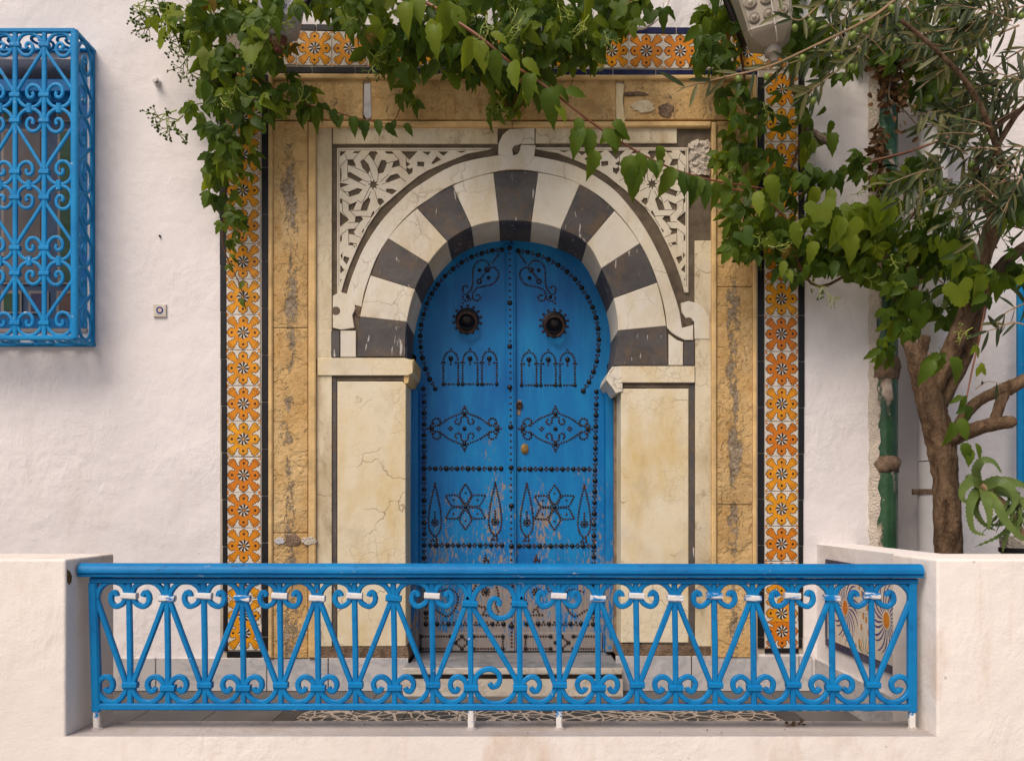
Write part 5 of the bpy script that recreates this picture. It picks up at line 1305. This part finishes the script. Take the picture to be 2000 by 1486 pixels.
# centre creeper
creeper('creeper', 'broad green creeper hanging over the middle of the tile border with a long red shoot', 
 [(760, 25, 120, 45, 60, -.34, .2, 40, DM), (930, 45, 150, 60, 100, -.36, .22, 42, DM), (1100, 30, 130, 50, 70, -.34, .2, 40, DM), (780, 90, 70, 55, 34, -.25, .12, 38, DM), (900, 110, 110, 40, 34, -.26, .14, 40, DM), (1010, 120, 70, 60, 34, -.28, .14, 42, DM), (1120, 85, 60, 45, 26, -.26, .12, 40, DM), (1240, 15, 60, 30, 20, -.2, .1, 38, MM),
  (795, 175, 24, 40, 7, -.16, .05, 32, DM), (990, 190, 36, 34, 12, -.2, .08, 38, DM), (640, 5, 50, 18, 10, -.22, .08, 38, DM), (950, -60, 330, 50, 110, -.38, .25, 42, DM), (1040, 160, 24, 24, 5, -.2, .06, 34, DM)],
 [([(700, -60, -.3), (840, 10, -.55), (880, 35, -.6), (940, 75, -.62), (1000, 125, -.62), (1060, 165, -.6), (1130, 220, -.56), (1200, 270, -.50), (1290, 320, -.44), (1380, 350, -.38), (1470, 365, -.30), (1500, 370, -.25)], .0095, .004, 'stem_red'),
  ([(900, -40, -.2), (830, 90, -.12), (800, 150, -.1), (780, 215, -.08), (770, 235, -.07)], .005, .002, 'stem'), ([(1280, -40, -.2), (1180, 40, -.2), (1000, 90, -.15), (700, 60, -.12)], .014, .01, 'stem')],
 [(950, 30, -.66, 80, 0), (985, 60, -.66, 75, 2), (1020, 35, -.6, 70, 0), (1090, 10, -.6, 70, 1), (1150, 30, -.5, 70, 0), (1180, 60, -.45, 60, 4), (710, 20, -.5, 60, 0), (720, 100, -.42, 60, 2), (735, 125, -.4, 50, 2), (990, 185, -.32, 60, 2), (955, 200, -.3, 40, 0), (1225, 10, -.4, 70, 0), (1170, 130, -.3, 50, 1)],
 12,
 [(815, -5, -.6, 62, 'b', 5, 0), (798, 12, -.6, 58, 'b', -12, 1), (840, 45, -.64, 60, 'b', 10, 0), (852, 55, -.65, 58, 'b', -8, 1), (878, 12, -.62, 70, 'b', -10, 1), (888, 20, -.62, 58, 'b', 18, 0), (925, 80, -.66, 56, 'b', -15, 1), (935, 88, -.66, 62, 'b', 12, 0), (958, 70, -.64, 40, 'b', 60, 0), (965, 105, -.66, 58, 'm', 0, 1), (985, 98, -.65, 42, 'b', 55, 1), (1005, 125, -.66, 60, 'b', -5, 0), (1020, 122, -.64, 46, 'b', 50, 0), (1038, 150, -.64, 52, 'm', -12, 1),
  (1072, 180, -.62, 66, 'm', 4, 1), (1085, 210, -.62, 40, 'b', 38, 0), (1104, 182, -.6, 42, 'm', 75, 0), (1080, 178, -.61, 40, 'm', 70, 1), (1128, 236, -.58, 44, 'm', 10, 0), (1136, 256, -.58, 54, 'm', -22, 1), (1150, 258, -.57, 58, 'm', 4, 0), (1160, 300, -.57, 50, 'm', -2, 1), (1180, 258, -.56, 48, 'm', 30, 0), (1195, 245, -.55, 40, 'm', 55, 1), (1200, 262, -.54, 60, 'm', 2, 2), (1232, 312, -.52, 60, 'm', -8, 1), (1245, 305, -.52, 50, 'm', 22, 0), (1238, 330, -.52, 60, 'm', 0, 1), (1262, 318, -.5, 40, 'm', 40, 0), (1285, 290, -.49, 36, 'm', 15, 1), (1290, 318, -.48, 40, 'm', -20, 0),
  (1318, 336, -.46, 54, 'm', -30, 1), (1330, 342, -.46, 50, 'd', 10, 0), (1340, 350, -.45, 52, 'd', 28, 1), (1365, 352, -.44, 50, 'm', -15, 1), (1375, 358, -.43, 56, 'd', 5, 0), (1395, 362, -.42, 46, 'm', 12, 1), (1402, 350, -.42, 36, 'm', 60, 0), (1420, 365, -.40, 48, 'm', -10, 0), (1440, 355, -.38, 36, 'm', 70, 1)])
# right creeper
creeper('creeper', 'green creeper with bright leaves spreading over the right tile strip and drainpipe', 
 [(1405, 60, 50, 65, 34, -.25, .12, 38, DM), (1400, 120, 40, 40, 14, -.22, .1, 36, DM), (1575, 60, 55, 60, 24, -.25, .14, 40, DM), (1450, 210, 50, 60, 20, -.22, .1, 36, DM), (1440, 290, 40, 40, 18, -.2, .1, 36, DM), (1545, 235, 40, 70, 11, -.22, .1, 36, DM), (1520, 330, 60, 50, 17, -.24, .1, 38, MM), (1600, 240, 30, 40, 7, -.2, .08, 38, DM), (1640, 90, 50, 60, 20, -.25, .12, 40, DM),
  (1490, 410, 70, 50, 34, -.26, .12, 38, MM), (1500, 470, 80, 36, 50, -.25, .12, 36, DM), (1580, 500, 60, 40, 36, -.25, .12, 36, DM), (1605, 350, 40, 28, 14, -.2, .1, 36, DM), (1640, 430, 70, 32, 24, -.34, .12, 44, MB_), (1660, 480, 70, 40, 36, -.3, .12, 40, MM), (1720, 430, 50, 50, 28, -.34, .12, 44, MB_), (1690, 510, 50, 34, 20, -.26, .1, 36, MM), (1760, 330, 60, 34, 16, -.28, .12, 40, MM), (1680, 320, 40, 26, 9, -.24, .08, 34, DM),
  (1770, 500, 46, 50, 28, -.3, .12, 40, MM), (1770, 590, 42, 60, 30, -.3, .12, 40, DM), (1840, 470, 50, 60, 40, -.3, .15, 40, DM), (1860, 590, 40, 40, 14, -.1, .1, 38, DM), (1890, 520, 34, 40, 16, -.62, .1, 44, MM), (1975, 395, 40, 36, 22, -.72, .08, 42, DM), (1915, 545, 30, 34, 10, -.72, .06, 40, MM), (1985, 520, 30, 44, 12, -.6, .1, 46, DM), (1730, 680, 24, 24, 7, -.3, .06, 34, MM), (1730, 60, 60, 70, 40, -.1, .12, 42, DM), (1850, 60, 80, 70, 40, -.12, .12, 44, DM), (1880, 190, 44, 60, 20, .02, .08, 42, DM), (1800, 140, 40, 60, 18, .0, .08, 40, DM), (1640, -40, 260, 40, 60, -.2, .2, 42, DM), (1820, 350, 40, 40, 14, -.2, .1, 40, DM)],
 [([(1430, 10, -.15), (1455, 160, -.12), (1465, 280, -.12), (1480, 400, -.14)], .007, .005, 'stem'), ([(1750, 600, -.25), (1735, 520, -.25), (1690, 430, -.28), (1560, 440, -.22), (1500, 395, -.24), (1420, 365, -.28)], .008, .004, 'stem_red'), ([(1900, 250, .0), (1780, 295, -.2), (1690, 320, -.2), (1620, 360, -.16), (1560, 380, -.14)], .008, .006, 'stem_red'),
  ([(1800, 400, -.3), (1720, 485, -.25), (1600, 560, -.2), (1540, 480, -.2), (1500, 450, -.2)], .009, .006, 'stem'), ([(1772, 520, -.3), (1778, 600, -.32), (1785, 660, -.4), (1840, 715, -.55)], .008, .004, 'stem_red'), ([(1930, 560, -.65), (1915, 650, -.68), (1895, 740, -.68), (1875, 850, -.68)], .006, .003, 'stem_red'), ([(1540, -60, -.1), (1545, 150, -.08), (1570, 240, -.08), (1545, 330, -.08)], .012, .008, 'stem'), ([(1744, 30, -.15), (1742, 130, -.14), (1736, 185, -.14), (1745, 200, -.14), (1770, 220, -.12), (1800, 248, -.10), (1856, 240, -.05)], .004, .003, 'deadwood')],
 [(1545, 105, -.42, 60, 0), (1430, 350, -.35, 60, 0), (1490, 200, -.36, 60, 4), (1620, 560, -.3, 55, 2), (1610, 565, -.3, 50, 0), (1680, 535, -.36, 55, 2), (1660, 380, -.3, 40, 1), (1560, 430, -.38, 50, 0), (1470, 460, -.4, 60, 4), (1500, 480, -.4, 50, 1), (1850, 395, -.45, 90, 0), (1880, 420, -.45, 80, 0), (1800, 420, -.45, 70, 1), (1960, 440, -.6, 70, 2), (1900, 640, -.72, 60, 4), (1740, 500, -.42, 60, 4), (1830, 90, -.4, 70, 1)],
 13,
 [(1550, 440, -.42, 52, 'b', 10, 0), (1640, 430, -.48, 56, 'b', -10, 1), (1600, 405, -.46, 62, 'b', 5, 4), (1655, 440, -.48, 66, 'b', 0, 4), (1720, 400, -.5, 64, 'b', 5, 4), (1740, 405, -.5, 60, 'b', -12, 1), (1700, 410, -.48, 58, 'b', 12, 0), (1480, 380, -.42, 50, 'b', -5, 0), (1500, 350, -.42, 52, 'b', 15, 1), (1590, 370, -.36, 44, 'b', 0, 1), (1625, 375, -.36, 44, 'b', -14, 0), (1660, 465, -.46, 52, 'b', 0, 1), (1850, 480, -.55, 62, 'b', -5, 4), (1910, 540, -.75, 56, 'b', 8, 1), (1880, 500, -.72, 54, 'b', -16, 0), (1770, 570, -.42, 56, 'm', 4, 3), (1768, 650, -.42, 54, 'm', -6, 3), (1836, 700, -.75, 54, 'm', 5, 3), (1822, 710, -.75, 48, 'm', -35, 1), (1855, 705, -.76, 50, 'm', 28, 1), (1905, 680, -.76, 34, 'b', 30, 2), (1912, 720, -.76, 32, 'b', 50, 2), (1880, 780, -.74, 36, 'm', 0, 3), (1860, 830, -.74, 44, 'm', -10, 1), (1875, 822, -.74, 46, 'm', 8, 0), (1890, 800, -.74, 40, 'd', 0, 2), (1895, 880, -.74, 36, 'm', -10, 0), (1880, 870, -.74, 36, 'm', 15, 1), (1905, 870, -.74, 34, 'm', 20, 0), (1720, 690, -.36, 48, 'm', 0, 3)])

# dry debris on the green pipe
db = thing('dry_debris', 'clump of dry brown leaves caught behind the green drainpipe top', 'dry leaves', P(1735, 150, -.05))
mb = MB(); r_ = random.Random(5)
for k in range(420):
    a, b = r_.gauss(0, 1), r_.gauss(0, 1); px, py = 1742+a*20, 140+b*44
    if r_.random() < .3: px, py = 1712+r_.gauss(0, 7), r_.uniform(250, 420)
    m4 = orient((r_.uniform(-1, 1), r_.uniform(-1, .3), r_.uniform(-1, .6)), (r_.gauss(0, .7), -1, r_.gauss(0, .7)), P(px, py, -.06-r_.uniform(0, .07)), S(r_.uniform(8, 17)))
    n0 = len(mb.v); ovate(mb, 1, .3, .4, .5, m4, n=4)
put('dry_leaves', mb, M['dryleaf'], db, kind='stuff', recalc=False)

# ------------------------------------------------------------------ olive tree
ot = thing('olive_tree', 'gnarled olive tree rising behind the right parapet with grey green leaves', 'olive tree', P(1852, 1110, -.55))
YO = -.55
def limb(name, pts, mat='bark', seg=12, k=5, yo=YO, rough=.07):
    q = [P(a, b, yo+(e if e else 0)) for a, b, r0, e in pts]; rr_ = [S(r0, yo) for a, b, r0, e in pts]
    pp = cat_rom(q, k); rc = [v.x for v in cat_rom([Vector((a, 0, 0)) for a in rr_], k)]
    mb = MB(); mb.tube(pp, rc, seg, rough=rough); return put(name, mb, M[mat], ot, True, ang=80)
limb('trunk', [(1856, 1160, 30, 0), (1853, 1085, 27, 0), (1850, 1000, 25, 0), (1846, 930, 24, 0), (1838, 870, 27, 0), (1825, 815, 26, 0), (1812, 770, 24, .0), (1800, 735, 21, .0), (1790, 705, 17, 0), (1778, 680, 12, 0), (1770, 668, 6, 0)], seg=18, k=6)
limb('limb', [(1790, 725, 12, 0), (1799, 690, 11, 0), (1805, 668, 10.5, -.02), (1808, 655, 9, -.03)])
limb('limb', [(1812, 775, 20, 0), (1835, 735, 17, -.02), (1860, 680, 18, -.04), (1885, 620, 16.5, -.05), (1905, 560, 16, -.05), (1920, 500, 16, -.05), (1942, 440, 18, -.06), (1965, 395, 16, -.06), (2000, 360, 12, -.05), (2050, 320, 12, -.05)], seg=14)
limb('limb', [(1835, 790, 17, .02), (1858, 745, 16, .03), (1885, 690, 16, .04), (1905, 630, 14, .05), (1925, 570, 13, .06), (1965, 510, 12, .08), (2030, 465, 9, .1)])
limb('limb', [(1840, 860, 20, -.02), (1870, 850, 17, -.05), (1905, 838, 14, -.08), (1940, 828, 13, -.10), (1972, 824, 12, -.12), (1980, 822, 9, -.12)])
limb('limb', [(1862, 850, 10, -.02), (1880, 818, 11, -.05), (1905, 788, 11, -.07), (1940, 768, 11, -.08), (1970, 758, 14, -.09), (1995, 745, 12, -.1), (2040, 715, 10, -.1)])
limb('limb', [(1940, 828, 10, -.1), (1950, 800, 10, -.1), (1958, 775, 11, -.09), (1968, 760, 10, -.09)])
limb('limb', [(1945, 440, 9, -.05), (1915, 380, 7, -.05), (1905, 330, 6, -.06), (1935, 260, 5, -.08), (1990, 215, 4, -.1)], k=4)
limb('limb', [(1915, 345, 6, -.05), (1945, 290, 6, -.05), (1985, 225, 5, -.05), (2020, 190, 4, -.05)], k=4)
limb('limb', [(1960, 400, 8, -.06), (1950, 300, 6, -.2), (1900, 180, 5, -.3), (1830, 100, 4, -.35), (1760, 40, 4, -.38)], k=4)
OL = {}
for nm, m in (('d', 'olive_d'), ('p', 'olive_p')):
    OL[nm] = []
    for k in range(2):
        mb = MB(); n_ = 6; rows = []
        for i in range(n_+1):
            t = i/n_; wd = .085*math.sin(math.pi*min(1, t*.96+.02))**.75; rows += [(-wd, t, -.16*(k+.5)*t*t+.3*wd), (0, t, -.16*(k+.5)*t*t), (wd, t, -.16*(k+.5)*t*t+.3*wd)]
        ff = []
        for i in range(n_): a = i*3; b = a+3; ff += [(a, a+1, b+1, b), (a+1, a+2, b+2, b+1)]
        mb.add(rows, ff); me = mb.mesh('olive_leaf', [M[m]], recalc=False); me.polygons.foreach_set('use_smooth', [True]*len(me.polygons)); OL[nm].append(me)
OF = MB(); OF.lathe([(.001, -1.25), (.55, -1.05), (.9, -.5), (1, 0), (.9, .5), (.6, .95), (.15, 1.2), (.001, 1.22)], 10); OFm = OF.mesh('olive', M['olive_fruit'], True)
r_ = random.Random(21)
olv = []
def twig(pts, dens=1.0, pale=.45, size=46, fruits=0, r0=.005, r1=.002, mk='stem_tan'):
    pp = cat_rom([P(a, b, c) for a, b, c in pts], 6); n_ = len(pp)
    mb = MB(); mb.tube(pp, [r0+(r1-r0)*i/(n_-1) for i in range(n_)], 5); put('twig', mb, M[mk], ot, True)
    Ltot = sum((pp[i+1]-pp[i]).length for i in range(n_-1)); cnt = int(Ltot/.040*dens)
    for k in range(cnt):
        f = (k+.5)/cnt*(n_-1); i = int(f); p = pp[i]+(pp[min(i+1, n_-1)]-pp[i])*(f-i); t = (pp[min(i+1, n_-1)]-pp[max(i-1, 0)]).normalized()
        for sg in (-1, 1):
            if r_.random() < .12: continue
            side = t.cross(Vector((0, -1, 0))).normalized()*sg
            tip = t*r_.uniform(.3, 1.0)+side*r_.uniform(.25, .9)+Vector((0, r_.uniform(-.6, .25), r_.uniform(-.75, .1)))
            s = S(size*r_.uniform(.7, 1.2), p.y); nm = 'p' if r_.random() < pale else 'd'
            olv.append((s, r_.choice(OL[nm]), orient(tip, (r_.gauss(0, .6), -1, r_.uniform(-.3, 1)), p, s)))
    for k in range(fruits):
        i = r_.randrange(2, n_-1); p = pp[i]; s = S(6.3, p.y); q = p+Vector((r_.uniform(-.02, .02), -.015, -r_.uniform(.02, .06)))
        mb = MB(); mb.tube([p, (p+q)/2+Vector((.003, 0, 0)), q], .0012, 3); inst('olive', OFm, ot, q, (s, s, s), (r_.uniform(-.4, .4), r_.uniform(-.4, .4), 0))
T = twig
T([(1760, -10, -.95), (1700, 35, -.95), (1600, 85, -.95), (1500, 130, -.95), (1410, 152, -.95), (1330, 172, -.95)], .62, .62, 50, 7, .008, .003)
T([(1800, -20, -.85), (1720, 40, -.85), (1665, 110, -.85), (1600, 165, -.85), (1575, 180, -.85)], .7, .65, 50, 3)
T([(1640, -20, -.9), (1600, 10, -.9), (1560, 40, -.9), (1520, 20, -.9)], .8, .6, 46, 4)
T([(1990, -10, -.75), (1900, 45, -.75), (1840, 60, -.75), (1780, 70, -.75), (1730, 60, -.75)], 1.1, .5, 50, 4)
T([(1770, 10, -.7), (1800, 60, -.7), (1850, 110, -.7), (1890, 160, -.7), (1915, 195, -.7)], .9, .5, 48, 3)
T([(1900, 10, -.7), (1870, 50, -.7), (1840, 100, -.7), (1800, 120, -.7)], .9, .55, 48, 2)
T([(1990, 50, -.8), (1930, 75, -.8), (1880, 95, -.8), (1835, 105, -.8)], 1.0, .6, 50, 2)
T([(2010, 90, -.65), (1960, 120, -.65), (1920, 160, -.65), (1880, 170, -.65)], 1.0, .5, 50, 2)
T([(2010, 140, -.6), (1970, 150, -.6), (1930, 190, -.6), (1905, 220, -.6)], 1.0, .5, 48, 2)
T([(2020, 200, -.6), (1990, 190, -.6), (1955, 215, -.6), (1940, 250, -.6)], 1.0, .4, 48, 2)
T([(2010, 10, -.7), (1960, 20, -.7), (1910, 10, -.7), (1860, 20, -.7)], 1.1, .5, 50, 2)
T([(1700, -20, -.7), (1660, 20, -.7), (1640, 60, -.7), (1630, 110, -.7)], .9, .5, 46, 2)
T([(1985, 215, -.65), (1930, 250, -.65), (1900, 300, -.65), (1880, 315, -.65)], .7, .3, 44, 2)
T([(1960, 330, -.6), (1930, 345, -.6), (1900, 350, -.6), (1870, 380, -.6)], 1.1, .3, 42, 0)
T([(2010, 300, -.6), (1970, 310, -.6), (1930, 320, -.6), (1900, 340, -.6)], 1.1, .3, 44, 1)
T([(2010, 340, -.6), (1960, 350, -.6), (1910, 380, -.6), (1880, 400, -.6)], 1.0, .3, 42, 0)
T([(2010, 350, -.65), (1960, 360, -.65), (1930, 390, -.65)], 1.0, .3, 42, 0)
T([(1860, 350, -.55), (1820, 365, -.55), (1790, 390, -.55), (1780, 420, -.55)], 1.0, .35, 42, 4)
T([(2020, 640, -.7), (1980, 630, -.7), (1950, 640, -.7), (1925, 648, -.7)], .9, .3, 44, 0)
T([(2010, 590, -.7), (1985, 600, -.7), (1960, 615, -.7), (1945, 640, -.7)], .8, .3, 42, 0)
T([(1905, 430, -.5), (1890, 450, -.5), (1880, 470, -.5)], 1.1, .15, 40, 0)
T([(1850, 560, -.35), (1820, 540, -.35), (1790, 550, -.35)], 1.1, .1, 40, 0)
T([(1905, 760, -.7), (1930, 745, -.7), (1960, 752, -.7)], .7, .2, 30, 0, .003, .001)
T([(2010, 450, -.55), (1960, 440, -.55), (1935, 455, -.55)], .8, .3, 42, 1)
for k in range(34):
    x0 = r_.uniform(1640, 2030); y0 = r_.uniform(-40, 200) if k < 26 else r_.uniform(200, 400)
    if y0 > 120 and x0 < 1830: x0 = r_.uniform(1830, 2030)
    yy = -.55-r_.uniform(0, .3); a = R(r_.uniform(120, 240)); L_ = r_.uniform(70, 130)
    T([(x0, y0, yy), (x0+math.cos(a)*L_*.5, y0+math.sin(a)*L_*.5+6, yy-.03), (x0+math.cos(a)*L_, y0+math.sin(a)*L_+22, yy-.05)], 1.2, .28, 46, 0, .004, .0015)
for k in range(20):
    x0 = r_.uniform(1880, 2030); y0 = r_.uniform(240, 430)
    yy = -.72-r_.uniform(0, .15); a = R(r_.uniform(110, 250)); L_ = r_.uniform(50, 90)
    T([(x0, y0, yy), (x0+math.cos(a)*L_*.5, y0+math.sin(a)*L_*.5+4, yy-.02), (x0+math.cos(a)*L_, y0+math.sin(a)*L_+14, yy-.03)], 1.1, .25, 40, 0, .004, .0015)
olv.sort(key=lambda q: -q[0])
for s, v, m4 in olv[:300]: inst('leaf', v, ot, None, mat4=m4)
mb = MB(); mats = [M['olive_d'], M['olive_p']]
for s, v, m4 in olv[300:]: mb.add([m4 @ q.co for q in v.vertices], [tuple(p.vertices) for p in v.polygons], 0 if v.materials[0] == M['olive_d'] else 1)
put('foliage', mb, mats, ot, kind='stuff', recalc=False)

# ------------------------------------------------------------------ aloe in its pot
YA = -.80
pot = thing('flower_pot', 'cream pot with a dark band half hidden behind the right parapet', 'flower pot', P(1995, 1100, YA))
mb = MB(); c = P(2002, 0, YA); zr = P(0, 1048, YA).z; Mx = Matrix.Translation((c.x, YA, zr))
mb.lathe([(.07, -.20), (.10, -.1), (.108, -.02), (.112, 0), (.098, 0), (.09, -.02), (.001, -.022)], 20, M=Mx); put('pot_body', mb, M['rough_white'], pot, True)
mb = MB(); mb.lathe([(.100, -.075), (.112, -.072), (.113, -.052), (.104, -.05)], 20, M=Mx); put('dark_band', mb, M['iron'], pot, True)
al = thing('aloe', 'spiky aloe with curling toothed leaves in the pot by the right edge', 'aloe', P(1925, 960, YA))
def aloe_leaf(pts, w0, k=14):
    pp = cat_rom([P(a, b, c_) for a, b, c_ in pts], k); n_ = len(pp); mb = MB(); o = []; s = None
    for i, p in enumerate(pp):
        t = (pp[min(n_-1, i+1)]-pp[max(0, i-1)]).normalized(); v = Vector((0, -1, .25)); sd_ = t.cross(v)
        if sd_.length < .1: sd_ = s
        sd_.normalize(); s = sd_; u = sd_.cross(t).normalized()
        f = i/(n_-1); wd = w0*(1-f**1.6)*(.75+.25*min(1, f*6))+.0008; th = wd*.42*(1-f*.5)
        tooth = .0042 if i % 3 == 1 and i < n_-3 else 0
        wd *= 1.08
        o += [p+sd_*(wd+tooth)+u*wd*.25, p+sd_*wd*.55-u*th, p-sd_*wd*.55-u*th, p-sd_*(wd+tooth)+u*wd*.25, p+u*.0]
    ff = [(i*5+q, i*5+(q+1) % 5, (i+1)*5+(q+1) % 5, (i+1)*5+q) for i in range(n_-1) for q in range(5)]
    mi = []
    mb.add(o, ff+[tuple(range(5))]); put('leaf', mb, M['aloe'], al, True, ang=60)
    # teeth
A = aloe_leaf
cx, cy = 1915, 945
A([(1912, 950, YA), (1905, 920, YA-.04), (1918, 900, YA-.07), (1940, 902, YA-.08), (1957, 925, YA-.09)], .022)
A([(1915, 952, YA), (1898, 940, YA-.05), (1880, 955, YA-.08), (1880, 975, YA-.09), (1895, 982, YA-.08)], .024)
A([(1915, 955, YA), (1900, 970, YA-.08), (1893, 1000, YA-.10), (1900, 1035, YA-.10), (1925, 1045, YA-.10)], .022)
A([(1918, 955, YA), (1925, 975, YA-.10), (1932, 1005, YA-.12), (1930, 1035, YA-.12)], .026)
A([(1920, 950, YA), (1950, 940, YA-.05), (1975, 955, YA-.08), (1980, 985, YA-.09), (1965, 1010, YA-.10)], .024)
A([(1922, 955, YA), (1945, 985, YA-.09), (1965, 1020, YA-.11), (1995, 1050, YA-.12), (2020, 1058, YA-.12)], .024)
A([(1925, 955, YA), (1960, 960, YA-.02), (1990, 975, YA-.03), (2030, 985, YA-.03)], .026)
A([(1925, 945, YA), (1965, 940, YA+.03), (2000, 948, YA+.03), (2040, 960, YA+.03)], .022)
A([(1912, 960, YA), (1903, 990, YA-.03), (1918, 1020, YA-.04), (1945, 1036, YA-.05)], .018)
A([(1990, 1000, YA), (1970, 1030, YA-.03), (1945, 1050, YA-.05), (1903, 1068, YA-.06)], .010)
A([(1985, 1010, YA), (1965, 1020, YA-.04), (1945, 1025, YA-.05), (1915, 1022, YA-.06)], .010)
A([(1995, 1000, YA), (1985, 1040, YA-.04), (1985, 1065, YA-.05), (1982, 1088, YA-.05)], .012)
A([(1990, 1000, YA), (1965, 1050, YA-.04), (1958, 1078, YA-.05)], .009)
A([(2000, 1000, YA), (2010, 1030, YA-.06), (2000, 1060, YA-.06)], .011)
A([(1915, 945, YA), (1895, 930, YA+.02), (1885, 935, YA+.03)], .013)
for a_, b_, c_, d_ in ((1960, 1000, 1945, 1040), (1975, 1005, 1955, 1060), (1990, 1010, 1975, 1070), (1970, 990, 1930, 1035), (2000, 985, 2030, 1040), (1985, 975, 1960, 1020), (1960, 985, 1915, 1045), (1995, 1005, 2020, 1070)):
    A([(1990, 1000, YA+.02), ((1990+a_)/2, b_-12, YA-.02), (a_, b_+8, YA-.04), (c_, d_, YA-.04)], .009, 8)
mb = MB(); mb.tube(cat_rom([P(2000, 1050, YA), P(1975, 1000, YA), P(1940, 965, YA), P(1915, 948, YA)], 5), .016, 8, rough=.1); mb.tube(cat_rom([P(1968, 1050, YA), P(1972, 1075, YA-.03), P(1978, 1095, YA-.03)], 4), .009, 6); put('stalk', mb, M['stem_tan'], al, True)
# leaf litter on the ledge
lt = thing('leaf_litter', 'scrap of dry brown leaf litter on the ledge in front of the railing', 'leaf litter', P(1570, 1412, -1.36))
mb = MB(); r_ = random.Random(8)
for k in range(38):
    if k < 22: x_, y_ = P(1556+r_.gauss(0, 9), 0, -1.3).x, -1.27+r_.gauss(0, .02)
    else: x_, y_ = r_.uniform(-1.6, 1.6), r_.uniform(-1.42, -1.2)
    s = r_.uniform(.004, .012) if k < 22 else r_.uniform(.002, .005)
    m4 = orient((r_.uniform(-1, 1), r_.uniform(-1, 1), .2), (r_.gauss(0, .3), r_.gauss(0, .3), 1), (x_, y_, LEDGE+.002+r_.uniform(0, .006 if k < 22 else .001)), s*2)
    ovate(mb, 1, .4, .3, -.2, m4, n=4)
put('litter', mb, M['debris'], lt, kind='stuff', recalc=False)
